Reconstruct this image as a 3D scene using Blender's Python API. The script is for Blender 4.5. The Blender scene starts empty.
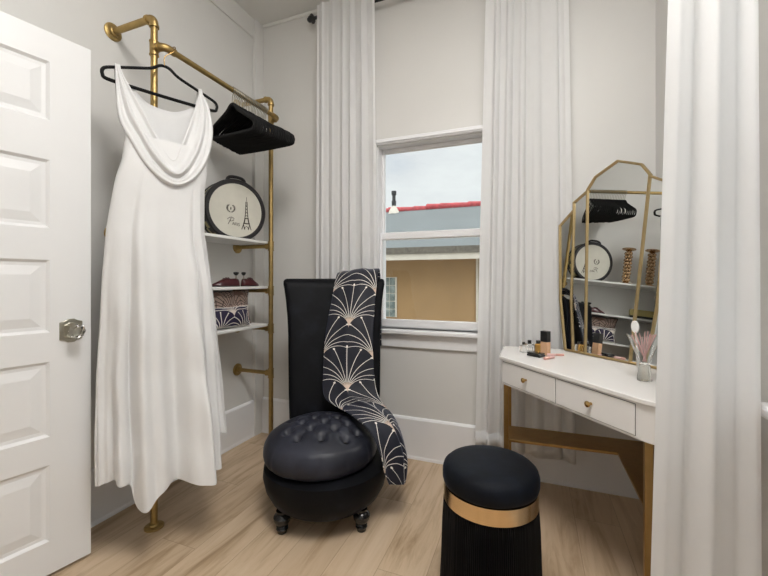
import bpy, bmesh, math, random
from mathutils import Vector, Matrix
random.seed(7)
PI = math.pi
sc = bpy.context.scene
COL = sc.collection

# ------------------------------------------------------------------ helpers
WM = {}                                   # world matrices of built objects

def prop(o, label=None, cat=None, group=None, kind=None):
    if label: o['label'] = label
    if cat: o['category'] = cat
    if group: o['group'] = group
    if kind: o['kind'] = kind
    return o

def thing(name, loc=(0, 0, 0), rz=0.0, label=None, cat=None, group=None, kind=None):
    o = bpy.data.objects.new(name, None)
    o.empty_display_size = 0.05
    COL.objects.link(o)
    o.location = loc
    o.rotation_euler = (0, 0, rz)
    WM[o] = Matrix.Translation(loc) @ Matrix.Rotation(rz, 4, 'Z')
    return prop(o, label, cat, group, kind)

class MB:
    def __init__(s):
        s.v = []; s.f = []; s.uv = []      # uv: per vertex or None
        s.mi = []                          # material index per face
        s.cur = 0
    def add(s, verts, faces, uvs=None):
        b = len(s.v)
        s.v += [tuple(p) for p in verts]
        s.uv += (list(uvs) if uvs else [(0, 0)] * len(verts))
        for f in faces:
            s.f.append(tuple(i + b for i in f)); s.mi.append(s.cur)
        return s
    def box(s, a, b, M=None):
        (x0, y0, z0), (x1, y1, z1) = a, b
        x0, x1 = sorted((x0, x1)); y0, y1 = sorted((y0, y1)); z0, z1 = sorted((z0, z1))
        v = [(x0,y0,z0),(x1,y0,z0),(x1,y1,z0),(x0,y1,z0),(x0,y0,z1),(x1,y0,z1),(x1,y1,z1),(x0,y1,z1)]
        if M: v = [M @ Vector(p) for p in v]
        return s.add(v, [(0,3,2,1),(4,5,6,7),(0,1,5,4),(1,2,6,5),(2,3,7,6),(3,0,4,7)])
    def tube(s, pts, r, n=14, cap=True, closed=False, flat=None):
        pts = [Vector(p) for p in pts]
        m = len(pts); rad = r if isinstance(r, (list, tuple)) else [r] * m
        T = []
        for i in range(m):
            if closed: t = pts[(i+1) % m] - pts[i-1]
            else: t = pts[min(i+1, m-1)] - pts[max(i-1, 0)]
            T.append(t.normalized())
        up = Vector((0, 0, 1)) if abs(T[0].z) < 0.9 else Vector((1, 0, 0))
        nrm = (up - T[0] * up.dot(T[0])).normalized()
        vs = []
        for i in range(m):
            nrm = (nrm - T[i] * nrm.dot(T[i])).normalized()
            bi = T[i].cross(nrm)
            for k in range(n):
                a = 2 * PI * k / n
                ca, sa = math.cos(a), math.sin(a)
                if flat: sa *= flat
                vs.append(pts[i] + (nrm * ca + bi * sa) * rad[i])
        fs = []
        for i in range(m if closed else m - 1):
            for k in range(n):
                a = i * n + k; b = i * n + (k + 1) % n
                j = ((i + 1) % m) * n
                fs.append((a, b, j + (k + 1) % n, j + k))
        if cap and not closed:
            fs.append(tuple(reversed(range(n)))); fs.append(tuple((m-1)*n + k for k in range(n)))
        return s.add(vs, fs)
    def lathe(s, prof, c=(0, 0, 0), n=48, M=None):
        vs = []; fs = []; m = len(prof)
        for (r, z) in prof:
            for k in range(n):
                a = 2 * PI * k / n
                p = Vector((r * math.cos(a), r * math.sin(a), z))
                vs.append((M @ p) if M else (p + Vector(c)))
        for i in range(m - 1):
            for k in range(n):
                k2 = (k + 1) % n
                fs.append((i*n+k, i*n+k2, (i+1)*n+k2, (i+1)*n+k))
        fs.append(tuple(reversed(range(n)))); fs.append(tuple((m-1)*n+k for k in range(n)))
        return s.add(vs, fs)
    def loft(s, rings, cap=True, closed=True, uvs=None):
        n = len(rings[0]); m = len(rings); vs = [p for r in rings for p in r]; fs = []
        for i in range(m - 1):
            for k in range(n if closed else n - 1):
                k2 = (k + 1) % n
                fs.append((i*n+k, i*n+k2, (i+1)*n+k2, (i+1)*n+k))
        if cap and closed:
            fs.append(tuple(reversed(range(n)))); fs.append(tuple((m-1)*n+k for k in range(n)))
        return s.add(vs, fs, uvs)
    def prism(s, poly, M, h):               # polygon in local xy, extruded along local z by h
        n = len(poly)
        vs = [M @ Vector((x, y, 0)) for x, y in poly] + [M @ Vector((x, y, h)) for x, y in poly]
        fs = [tuple(reversed(range(n))), tuple(range(n, 2*n))]
        for k in range(n):
            k2 = (k+1) % n
            fs.append((k, k2, n+k2, n+k))
        return s.add(vs, fs)
    def build(s, name, mat, parent=None, origin=None, bevel=0, seg=2, smooth=35, subsurf=0, solid=0, weld=False):
        me = bpy.data.meshes.new(name)
        if parent is not None:
            Mi = WM[parent].inverted(); Mw = WM[parent]
        else:
            o_ = Vector(origin) if origin else Vector((0, 0, 0))
            Mw = Matrix.Translation(o_); Mi = Mw.inverted()
        me.from_pydata([tuple(Mi @ Vector(p)) for p in s.v], [], s.f)
        uvl = me.uv_layers.new(name='UVMap')
        for l in me.loops: uvl.data[l.index].uv = s.uv[l.vertex_index]
        for m in (mat if isinstance(mat, (list, tuple)) else [mat]): me.materials.append(m)
        for p, i in zip(me.polygons, s.mi): p.material_index = i
        bm = bmesh.new(); bm.from_mesh(me)
        if weld: bmesh.ops.remove_doubles(bm, verts=bm.verts, dist=1e-5)
        bmesh.ops.recalc_face_normals(bm, faces=bm.faces)
        bm.to_mesh(me); bm.free()
        if smooth:
            me.polygons.foreach_set('use_smooth', [True] * len(me.polygons))
            me.set_sharp_from_angle(angle=math.radians(smooth))
        o = bpy.data.objects.new(name, me); COL.objects.link(o)
        if parent is not None: o.parent = parent
        else: o.location = Mw.to_translation()
        WM[o] = Mw
        if solid:
            md = o.modifiers.new('solid', 'SOLIDIFY'); md.thickness = solid; md.offset = 0
        if bevel:
            md = o.modifiers.new('bevel', 'BEVEL'); md.width = bevel; md.segments = seg
            md.limit_method = 'ANGLE'; md.angle_limit = math.radians(35)
        if subsurf:
            md = o.modifiers.new('sub', 'SUBSURF'); md.levels = subsurf; md.render_levels = subsurf
        me.update()
        return o

def copy_tree(o, parent=None):
    c = o.copy(); COL.objects.link(c)
    if parent is not None: c.parent = parent
    for ch in [x for x in bpy.data.objects if x.parent == o]:
        copy_tree(ch, c)
    return c

def lerp(a, b, t): return a + (b - a) * t
def interp(tab, x):
    if x <= tab[0][0]: return tab[0][1]
    for (a, va), (b, vb) in zip(tab, tab[1:]):
        if x <= b: return va + (vb - va) * (x - a) / (b - a)
    return tab[-1][1]
def sstep(a, b, x):
    t = min(1, max(0, (x - a) / (b - a))); return t * t * (3 - 2 * t)
def arc(c, r, a0, a1, n, ax, ay):
    return [Vector(c) + Vector(ax) * r * math.cos(lerp(a0, a1, i/n)) + Vector(ay) * r * math.sin(lerp(a0, a1, i/n)) for i in range(n+1)]
def catmull(P, n):
    P = [Vector(p) for p in P]; out = []
    for i in range(len(P) - 1):
        p0 = P[max(i-1, 0)]; p1 = P[i]; p2 = P[i+1]; p3 = P[min(i+2, len(P)-1)]
        for k in range(n):
            t = k / n
            out.append(0.5 * ((2*p1) + (-p0+p2)*t + (2*p0-5*p1+4*p2-p3)*t*t + (-p0+3*p1-3*p2+p3)*t**3))
    out.append(P[-1]); return out

# ------------------------------------------------------------------ materials
def newmat(name):
    m = bpy.data.materials.new(name); m.use_nodes = True
    nt = m.node_tree; b = nt.nodes['Principled BSDF']
    return m, nt, b

class X:                                   # tiny maths-node wrapper
    def __init__(s, nt, sock): s.nt = nt; s.s = sock
    def _op(s, op, o=None, rev=False, third=None):
        n = s.nt.nodes.new('ShaderNodeMath'); n.operation = op
        ins = [s, o] if not rev else [o, s]
        if third is not None: ins.append(third)
        for i, q in enumerate(ins):
            if q is None: continue
            if isinstance(q, X): s.nt.links.new(q.s, n.inputs[i])
            else: n.inputs[i].default_value = q
        return X(s.nt, n.outputs[0])
    def __add__(s, o): return s._op('ADD', o)
    def __radd__(s, o): return s._op('ADD', o)
    def __sub__(s, o): return s._op('SUBTRACT', o)
    def __rsub__(s, o): return s._op('SUBTRACT', o, True)
    def __mul__(s, o): return s._op('MULTIPLY', o)
    def __rmul__(s, o): return s._op('MULTIPLY', o)
    def __truediv__(s, o): return s._op('DIVIDE', o)
    def __rtruediv__(s, o): return s._op('DIVIDE', o, True)
    def fract(s): return s._op('FRACT')
    def floor(s): return s._op('FLOOR')
    def abs(s): return s._op('ABSOLUTE')
    def sqrt(s): return s._op('SQRT')
    def lt(s, o): return s._op('LESS_THAN', o)
    def gt(s, o): return s._op('GREATER_THAN', o)
    def max(s, o): return s._op('MAXIMUM', o)
    def min(s, o): return s._op('MINIMUM', o)
    def atan2(s, o): return s._op('ARCTAN2', o)

def N(nt, t, **kw):
    n = nt.nodes.new(t)
    for k, v in kw.items():
        if k in n.inputs: n.inputs[k].default_value = v
        else: setattr(n, k, v)
    return n
def coords(nt, kind='Object'):
    return nt.nodes.new('ShaderNodeTexCoord').outputs[kind]
def noise(nt, scale, detail=3, rough=.5, vec=None, mapping=None):
    n = N(nt, 'ShaderNodeTexNoise'); n.inputs['Scale'].default_value = scale
    n.inputs['Detail'].default_value = detail; n.inputs['Roughness'].default_value = rough
    v = vec or coords(nt)
    if mapping:
        mp = N(nt, 'ShaderNodeMapping'); mp.inputs['Scale'].default_value = mapping
        nt.links.new(v, mp.inputs['Vector']); v = mp.outputs[0]
    nt.links.new(v, n.inputs['Vector'])
    return n.outputs['Fac']
def ramp(nt, fac, stops):
    r = N(nt, 'ShaderNodeValToRGB'); e = r.color_ramp.elements
    while len(e) < len(stops): e.new(0.5)
    for el, (p, c) in zip(e, stops): el.position = p; el.color = (*c, 1)
    nt.links.new(fac, r.inputs['Fac']); return r.outputs['Color']
def mixc(nt, fac, a, b):
    m = N(nt, 'ShaderNodeMix'); m.data_type = 'RGBA'
    if isinstance(fac, (int, float)): m.inputs[0].default_value = fac
    else: nt.links.new(fac, m.inputs[0])
    for i, q in ((6, a), (7, b)):
        if isinstance(q, tuple): m.inputs[i].default_value = (*q, 1)
        else: nt.links.new(q, m.inputs[i])
    return m.outputs[2]
def bump(nt, b, h, strength=.2, dist=.01):
    n = N(nt, 'ShaderNodeBump'); n.inputs['Strength'].default_value = strength
    n.inputs['Distance'].default_value = dist
    nt.links.new(h, n.inputs['Height']); nt.links.new(n.outputs[0], b.inputs['Normal'])

def paint(name, c, rough=.5, var=.04, scale=6, bs=.03, bscale=180, metallic=0, **kw):
    m, nt, b = newmat(name)
    lo = tuple(x * (1 - var) for x in c); hi = tuple(min(1, x * (1 + var)) for x in c)
    nt.links.new(ramp(nt, noise(nt, scale), [(.3, lo), (.7, hi)]), b.inputs['Base Color'])
    b.inputs['Roughness'].default_value = rough; b.inputs['Metallic'].default_value = metallic
    for k, v in kw.items(): b.inputs[k.replace('_', ' ')].default_value = v
    if bs: bump(nt, b, noise(nt, bscale, 2), bs, .002)
    return m

M_wall = paint('wall_paint', (.70, .69, .665), .6, .015, 3, .05, 260)
M_ceil = paint('ceiling_paint', (.76, .75, .72), .65, .015, 3, .05, 200)
M_trim = paint('trim_paint', (.84, .84, .85), .35, .01, 5, .02, 90)
M_door = paint('door_paint', (.76, .76, .76), .35, .01, 4, .03, 120)
M_shelf = paint('shelf_laminate', (.82, .82, .80), .4, .01)
M_vanity = paint('vanity_lacquer', (.82, .80, .78), .25, .01)
M_gold = paint('aged_gold_pipe', (.43, .305, .125), .46, .14, 30, .05, 200, metallic=1)
M_brass = paint('brushed_gold', (.55, .37, .15), .25, .06, 40, .02, 300, metallic=1)
M_mirrorframe = paint('gold_mirror_frame', (.50, .38, .20), .38, .06, 40, .02, 300, metallic=1)
M_vgold = paint('bronze_gold_steel', (.42, .26, .10), .38, .06, 40, .02, 300, metallic=1)
M_black = paint('black_velvet_flock', (.0035, .0035, .004), .95, .2, 40, .1, 500)
M_blackmetal = paint('black_iron', (.012, .012, .013), .4, .1)
M_leg = paint('black_gloss_wood', (.008, .008, .008), .18, .1)
M_chrome = paint('antique_nickel', (.42, .40, .33), .3, .08, 60, .05, 200, metallic=1)
M_blackplastic = paint('black_plastic', (.010, .010, .011), .3, .1)
M_band = paint('champagne_gold_band', (.74, .55, .33), .22, .04, 40, .02, 300, metallic=1)
M_leather = paint('black_leatherette', (.012, .010, .012), .45, .15, 50, .25, 300)
M_cream = paint('cream_leatherette', (.62, .60, .52), .5, .03, 20, .08, 300)
M_maroon = paint('maroon_leather', (.055, .007, .010), .32, .2, 30, .05, 200)
M_stucco = paint('tan_stucco', (.36, .225, .105), .9, .07, 2.5, .3, 40)
M_roof = paint('grey_teal_roofing', (.085, .098, .098), .7, .10, 1.2, .2, 20)
M_roofedge = paint('weathered_shingle_edge', (.14, .125, .10), .9, .3, 30, .3, 60)
M_redtile = paint('red_ridge_tile', (.36, .04, .045), .7, .3, 8, .2, 30)
M_fascia = paint('cream_fascia', (.62, .57, .48), .6, .05)
M_ground = paint('outdoor_gravel', (.30, .28, .24), .9, .2, 3, .3, 40)
M_pipe_gap = paint('dark_pipe_and_gap', (.03, .03, .03), .6, .1)
M_white = paint('white_ceramic', (.85, .84, .82), .3, .01)
M_pinkreed = paint('pink_reed', (.70, .40, .38), .6, .12, 60)
M_rosegold = paint('rose_gold_tube', (.75, .42, .36), .3, .04, 60, .02, 200, metallic=.7)
M_pinkplastic = paint('pink_tube_plastic', (.75, .48, .46), .35, .03)
M_foundation = paint('beige_foundation', (.66, .40, .24), .25, .03)
M_lip = paint('candle_gold', (.60, .42, .25), .22, .12, 60, .05, 200, metallic=1)
M_goldbox = paint('gold_box_paper', (.42, .34, .12), .45, .1)
M_lampwhite = paint('fill_lamp_metal', (.8, .8, .78), .4, .01)

def velvet(name, base, sheen, sw=.8, lo=.35, hi=.72, mn=.08, scale=6, rough=.6, spec=.2):
    """crushed pile: patches where the nap lies towards or away from the eye"""
    m, nt, b = newmat(name)
    nz = X(nt, noise(nt, scale, 4, .62))
    nap = ((nz - lo) / (hi - lo)).max(0).min(1)
    nap = nap * nap * (1 - mn) + mn
    b.inputs['Roughness'].default_value = rough
    b.inputs['Specular IOR Level'].default_value = spec
    b.inputs['Sheen Tint'].default_value = (*sheen, 1)
    b.inputs['Sheen Roughness'].default_value = .30
    nt.links.new((nap * sw).s, b.inputs['Sheen Weight'])
    nt.links.new(mixc(nt, nap.s, tuple(x*.5 for x in base), tuple(x*2.6 for x in base)), b.inputs['Base Color'])
    h = X(nt, noise(nt, 420, 2)) * .15 + nz * .6
    bump(nt, b, h.s, .25, .004)
    return m
M_velvet = velvet('black_velvet', (.0042, .0048, .0072), (.55, .60, .78), .50, lo=.50, hi=.74, mn=.04, scale=5, rough=.55, spec=.15)
M_velvet_lit = velvet('black_velvet_seat_lit', (.0095, .0104, .0160), (.55, .62, .85), .14, .25, .65, .3, 5, .45, .36)  # chair velvet again, made lighter: light from above put into the colour
M_velvet_stool = velvet('blue_black_velvet', (.0026, .0036, .0062), (.45, .55, .80), .16, .3, .7, .1, 7, .6, .14)
M_fringe = velvet('black_fringe_thread', (.0022, .0022, .003), (.5, .5, .55), .05)

def fabric(name, c, trans=.0, sheen=.15, rough=.8, weave=900, bs=.08, wrinkle=0, spec=.3):
    m, nt, b = newmat(name)
    nt.links.new(ramp(nt, noise(nt, 12, 3), [(.3, tuple(x*.975 for x in c)), (.7, c)]), b.inputs['Base Color'])
    b.inputs['Roughness'].default_value = rough
    b.inputs['Sheen Weight'].default_value = sheen
    b.inputs['Specular IOR Level'].default_value = spec
    h = X(nt, noise(nt, weave, 2))
    if wrinkle: h = h * .15 + X(nt, noise(nt, wrinkle, 4, .55, mapping=(1, 1, .55)))
    bump(nt, b, h.s, bs, .004 if not wrinkle else .02)
    if trans:
        t = N(nt, 'ShaderNodeBsdfTranslucent'); t.inputs['Color'].default_value = (*c, 1)
        mx = N(nt, 'ShaderNodeMixShader'); mx.inputs[0].default_value = trans
        nt.links.new(b.outputs[0], mx.inputs[1]); nt.links.new(t.outputs[0], mx.inputs[2])
        nt.links.new(mx.outputs[0], nt.nodes['Material Output'].inputs['Surface'])
    return m
M_curtain = fabric('white_linen_curtain', (.90, .90, .90), trans=.36, sheen=.1, bs=.30, wrinkle=9)
M_satin = fabric('white_satin', (.775, .77, .765), trans=.06, sheen=.2, rough=.40, weave=1500, bs=.38, wrinkle=15, spec=.5)

# oak plank floor, boards running along y
def floor_mat():
    m, nt, b = newmat('oak_plank_floor')
    co = coords(nt)
    sx = N(nt, 'ShaderNodeSeparateXYZ'); nt.links.new(co, sx.inputs[0])
    x = X(nt, sx.outputs[0]); y = X(nt, sx.outputs[1])
    W = .185; L = 1.22
    ix = (x / W).floor()
    off = (ix * .3717).fract() * L
    yy = (y + off) / L
    iy = yy.floor()
    fx = (x / W).fract(); fy = yy.fract()
    ex = (fx.min(1 - fx)) * W; ey = (fy.min(1 - fy)) * L
    seam = ex.min(ey).lt(.0011)
    wn = N(nt, 'ShaderNodeTexWhiteNoise'); wn.noise_dimensions = '2D'
    cb = N(nt, 'ShaderNodeCombineXYZ'); nt.links.new(ix.s, cb.inputs[0]); nt.links.new(iy.s, cb.inputs[1])
    nt.links.new(cb.outputs[0], wn.inputs['Vector'])
    rnd = X(nt, wn.outputs['Value'])
    cv = N(nt, 'ShaderNodeCombineXYZ')
    nt.links.new((x * 9 + rnd * 37).s, cv.inputs[0]); nt.links.new((y * 1.1 + rnd * 91).s, cv.inputs[1])
    g1 = N(nt, 'ShaderNodeTexNoise'); g1.inputs['Scale'].default_value = 1.6; g1.inputs['Detail'].default_value = 6
    g1.inputs['Roughness'].default_value = .62; g1.inputs['Distortion'].default_value = .9
    nt.links.new(cv.outputs[0], g1.inputs['Vector'])
    cv2 = N(nt, 'ShaderNodeCombineXYZ')
    nt.links.new((x * 90 + rnd * 13).s, cv2.inputs[0]); nt.links.new((y * 3.0).s, cv2.inputs[1])
    g2 = N(nt, 'ShaderNodeTexNoise'); g2.inputs['Scale'].default_value = 1.2; g2.inputs['Detail'].default_value = 3
    nt.links.new(cv2.outputs[0], g2.inputs['Vector'])
    f = X(nt, g1.outputs['Fac']) * .85 + X(nt, g2.outputs['Fac']) * .15
    col = ramp(nt, f.s, [(.24, (.25, .16, .085)), (.38, (.44, .315, .195)), (.52, (.60, .455, .31)), (.75, (.69, .55, .40))])
    tint = ramp(nt, rnd.s, [(0, (.86, .84, .82)), (1, (1.0, 1.0, 1.0))])
    mu = N(nt, 'ShaderNodeMix'); mu.data_type = 'RGBA'; mu.blend_type = 'MULTIPLY'; mu.inputs[0].default_value = 1
    nt.links.new(col, mu.inputs[6]); nt.links.new(tint, mu.inputs[7])
    nt.links.new(mixc(nt, (seam * .55).s, mu.outputs[2], (.2, .13, .07)), b.inputs['Base Color'])
    b.inputs['Roughness'].default_value = .42
    b.inputs['Specular IOR Level'].default_value = .4
    bump(nt, b, (f * .4 - seam).s, .15, .002)
    return m
M_floor = floor_mat()

def fan_pattern(name, ground, line, core, w=.30, h=.35, n=3.7, R=.25, lw=.0017, p=.85, r0=.20, kmax=5.2, bead=3.4, step=.10, sheen=.2, lats=((0, 0), (.5, .5))):
    """fountain of fine rays rising from a point, each ending in a bead, on a staggered grid"""
    m, nt, b = newmat(name)
    sx = N(nt, 'ShaderNodeSeparateXYZ'); nt.links.new(coords(nt, 'UV'), sx.inputs[0])
    U_ = X(nt, sx.outputs[0]); V_ = X(nt, sx.outputs[1])
    tot = None; tcore = None
    for du, dv in lats:
        x = ((U_ / w + du).fract() - .5) * w
        y = ((V_ / h + dv).fract()) * h
        r = (x * x + y * y).sqrt().max(.004)
        a = x.abs().atan2(y)
        g = (r / r0)._op('POWER', p)
        k = a / g * n + .5
        lat = ((k.fract() - .5).abs()) / n * r * g
        kk = k.floor()
        Rk = R * (1 - kk * kk * step * .1)
        ok = kk.lt(kmax)
        ray = lat.lt(lw) * r.lt(Rk) * ok
        dr = r - Rk
        dot = ((lat * lat + dr * dr).sqrt()).lt(lw * bead) * ok
        co = r.lt(.06)
        gg = ray.max(dot)
        tot = gg if tot is None else tot.max(gg)
        tcore = (co * ray) if tcore is None else tcore.max(co * ray)
    c = mixc(nt, tot.s, ground, line)
    c = mixc(nt, (tcore * .75).s, c, core)
    nt.links.new(c, b.inputs['Base Color'])
    b.inputs['Roughness'].default_value = .55
    b.inputs['Sheen Weight'].default_value = sheen
    b.inputs['Sheen Tint'].default_value = (.5, .58, .9, 1)
    b.inputs['Specular IOR Level'].default_value = .35
    return m
M_throw = fan_pattern('deco_fan_throw', (.008, .009, .017), (.80, .76, .70), (.60, .44, .33))
M_pinkpillow = fan_pattern('blush_deco_cushion_fabric', (.70, .54, .46), (.06, .035, .035), (.4, .25, .2), w=.19, h=.21, n=5, R=.2, lw=.0022, p=.5, r0=.12, kmax=11, bead=1, step=.01, sheen=.1)
M_zebra = fan_pattern('dark_deco_cushion_fabric', (.016, .011, .04), (.76, .72, .66), (.7, .62, .55), w=.16, h=.20, n=3.4, R=.13, lw=.0024, p=.7, r0=.10, kmax=5, bead=1.6, step=.06, sheen=.1)
M_casesides = None
def case_side():
    m, nt, b = newmat('black_gold_case_side')
    ck = N(nt, 'ShaderNodeTexChecker'); ck.inputs['Scale'].default_value = 14
    ck.inputs['Color1'].default_value = (.42, .36, .17, 1); ck.inputs['Color2'].default_value = (.012, .010, .012, 1)
    nt.links.new(coords(nt, 'UV'), ck.inputs['Vector'])
    nt.links.new(ck.outputs['Color'], b.inputs['Base Color']); b.inputs['Roughness'].default_value = .5
    return m
M_casesides = case_side()

def glass_pane():
    m, nt, b = newmat('window_glass'); nt.nodes.remove(b)
    t = N(nt, 'ShaderNodeBsdfTransparent'); t.inputs[0].default_value = (.96, .98, .98, 1)
    g = N(nt, 'ShaderNodeBsdfGlossy'); g.inputs['Roughness'].default_value = .02
    fr = N(nt, 'ShaderNodeFresnel'); fr.inputs['IOR'].default_value = 1.35
    mx = N(nt, 'ShaderNodeMixShader')
    nt.links.new(fr.outputs[0], mx.inputs[0]); nt.links.new(t.outputs[0], mx.inputs[1]); nt.links.new(g.outputs[0], mx.inputs[2])
    nt.links.new(mx.outputs[0], nt.nodes['Material Output'].inputs['Surface'])
    return m
M_glass = glass_pane()
def clear(name, c, rough=.03, ior=1.45):
    m, nt, b = newmat(name)
    b.inputs['Base Color'].default_value = (*c, 1); b.inputs['Transmission Weight'].default_value = 1
    b.inputs['Roughness'].default_value = rough; b.inputs['IOR'].default_value = ior
    f = noise(nt, 60, 2); bump(nt, b, f, .01, .001)
    return m
M_clear = clear('clear_glass', (.97, .98, .97))
M_frost = clear('frosted_glass', (.85, .86, .82), .25)
M_amber = clear('amber_glass', (.75, .42, .10))
M_crystal = clear('crystal_knob', (1, 1, 1), .0, 1.62)
def mirror_mat():
    m, nt, b = newmat('silvered_mirror')
    nt.links.new(ramp(nt, noise(nt, 4), [(.3, (.86, .88, .87)), (.7, (.87, .89, .88))]), b.inputs['Base Color'])
    b.inputs['Metallic'].default_value = 1; b.inputs['Roughness'].default_value = 0.0
    return m
M_mirror = mirror_mat()
def block_glass():
    m, nt, b = newmat('glass_block')
    nt.links.new(ramp(nt, noise(nt, 9, 4), [(.3, (.10, .13, .12)), (.7, (.32, .36, .33))]), b.inputs['Base Color'])
    b.inputs['Roughness'].default_value = .15
    return m
M_block = block_glass()
def emis(name, c, s):
    m, nt, b = newmat(name)
    b.inputs['Base Color'].default_value = (*c, 1)
    b.inputs['Emission Color'].default_value = (*c, 1); b.inputs['Emission Strength'].default_value = s
    return m

# ------------------------------------------------------------------ the room
XL, XR, YB, YN, ZC = -1.86, .58, 2.29, -1.60, 2.97
T = .14
def S(o): o['kind'] = 'structure'; return o
m = MB().box((XL - T, YN - T, -.10), (XR + T, YB + T, 0)); S(m.build('floor', M_floor))
m = MB().box((XL - T, YN - T, ZC), (XR + T, YB + T, ZC + .10)); S(m.build('ceiling', M_ceil))
m = MB().box((XL - T, YN - T, 0), (XL, YB + T, ZC)); S(m.build('wall_left', M_wall))
m = MB().box((XL, YN - T, 0), (XR, YN, ZC)); S(m.build('wall_near', M_wall))
def wall_hole(axis, lo, hi, c0, c1, h0, h1, z0, z1):
    m = MB()
    def bx(a0, a1, b0, b1):
        if axis == 'x': m.box((a0, c0, b0), (a1, c1, b1))
        else: m.box((c0, a0, b0), (c1, a1, b1))
    bx(lo, h0, 0, ZC); bx(h1, hi, 0, ZC); bx(h0, h1, 0, z0); bx(h0, h1, z1, ZC)
    return m
WX0, WX1, WZ0, WZ1 = -.934, -.225, .80, 1.975           # back window opening
S(wall_hole('x', XL, XR + T, YB, YB + T, WX0, WX1, WZ0, WZ1).build('wall_back', M_wall))
VY0, VY1 = -.75, 1.20  # right window lengthened out of view to let in more daylight
S(wall_hole('y', YN - T, YB, XR, XR + T, VY0, VY1, WZ0, WZ1).build('wall_right', M_wall))

def baseboard(name, p, q, n, gap=None):
    """tall board with a small eased cap from p to q, n = inward normal"""
    p = Vector((*p, 0)); q = Vector((*q, 0)); n = Vector((*n, 0)); m = MB()
    prof = [(0, 0), (.020, 0), (.020, .012), (.016, .02), (.016, .243), (.010, .252), (0, .256)]
    rings = [[a + n * d + Vector((0, 0, z)) for d, z in prof] for a in (p, q)]
    m.loft(rings); return S(m.build(name, M_trim, smooth=0))
baseboard('baseboard_left', (XL, YN), (XL, YB), (1, 0))
baseboard('baseboard_back', (XL + .02, YB), (XR - .02, YB), (0, -1))
baseboard('baseboard_right', (XR, YN), (XR, YB), (-1, 0))
baseboard('baseboard_near', (XL + .02, YN), (XR - .02, YN), (0, 1))
# frieze board under the ceiling of the left wall, corner board, thin bead on the back wall
m = MB().box((XL, YN, ZC - .135), (XL + .014, YB - .09, ZC)); S(m.build('trim_1', M_wall, bevel=.004))
m = MB().box((XL, YB - .09, .0), (XL + .026, YB, ZC)); S(m.build('trim_2', M_wall, bevel=.003))
m = MB().box((XL + .026, YB - .016, ZC - .022), (XR, YB, ZC)); S(m.build('trim_3', M_ceil, bevel=.006))

def window(name, axis, a0, a1, face, inn):
    """double-hung window; axis along the wall, face = wall surface coordinate, inn = inward sign"""
    root = thing(name, (((a0+a1)/2, face, WZ0) if axis == 'x' else (face, (a0+a1)/2, WZ0)), kind='structure')
    def bx(m, u0, u1, d0, d1, z0, z1):
        if axis == 'x': m.box((u0, face + inn*d0, z0), (u1, face + inn*d1, z1))
        else: m.box((face + inn*d0, u0, z0), (face + inn*d1, u1, z1))
    z0, z1 = WZ0, WZ1; cw = .032
    m = MB()
    bx(m, a0 - cw, a0, 0, .022, z0 - .0, z1 + .035); bx(m, a1, a1 + cw, 0, .022, z0, z1 + .035)
    bx(m, a0, a1, 0, .022, z1, z1 + .035)
    bx(m, a0 - .02, a1 + .02, .022, .030, z1 + .008, z1 + .018)
    m.build('casing', M_trim, root, bevel=.004)
    m = MB(); bx(m, a0 - cw - .03, a1 + cw + .03, -.06, .055, z0 - .028, z0)
    m.build('sill', M_trim, root, bevel=.008, seg=3)
    m = MB(); bx(m, a0 - cw, a1 + cw, 0, .018, z0 - .112, z0 - .028)
    m.build('apron', M_trim, root, bevel=.004)
    m = MB()                                                   # jamb liner
    bx(m, a0, a0 + .006, -.14, 0, z0, z1); bx(m, a1 - .006, a1, -.14, 0, z0, z1); bx(m, a0, a1, -.14, 0, z1 - .006, z1); bx(m, a0, a1, -.14, -.06, z0 - .02, z0 + .01)
    m.build('jamb', M_trim, root)
    zm = 1.395; st = .016
    for nm, d0, d1, s0, s1 in (('lower_sash', -.055, -.025, z0 + .005, zm + .022), ('upper_sash', -.092, -.062, zm - .022, z1 - .006)):
        m = MB(); A0, A1 = a0 + .006, a1 - .006
        bt = .052 if nm == 'lower_sash' else .045
        tp = .045 if nm == 'lower_sash' else .026
        bx(m, A0, A0 + st, d0, d1, s0, s1); bx(m, A1 - st, A1, d0, d1, s0, s1)
        bx(m, A0 + st, A1 - st, d0, d1, s0, s0 + bt); bx(m, A0 + st, A1 - st, d0, d1, s1 - tp, s1)
        sash = m.build(nm, M_trim, root, bevel=.004)
        g = MB(); bx(g, A0 + st - .004, A1 - st + .004, (d0+d1)/2 - .002, (d0+d1)/2 + .002, s0 + bt - .004, s1 - tp + .004)
        g.build('pane', M_glass, sash, smooth=0)
    return root
window('window_1', 'x', WX0, WX1, YB, -1)
window('window_2', 'y', VY0, VY1, XR, -1)

# ------------------------------------------------------------------ panelled door standing open on the left
DH = Vector((-1.793, .262)); DA = math.radians(90 - 10.5)          # hinge, direction angle
root = thing('door_1', (DH.x, DH.y, 0), DA, kind='structure')
DW, DHT, DT = .757, 2.035, .036
Md = WM[root]
def dl(u, d, z): return Md @ Vector((u, d, z))                   # d: + is the wall side
m = MB()
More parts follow.
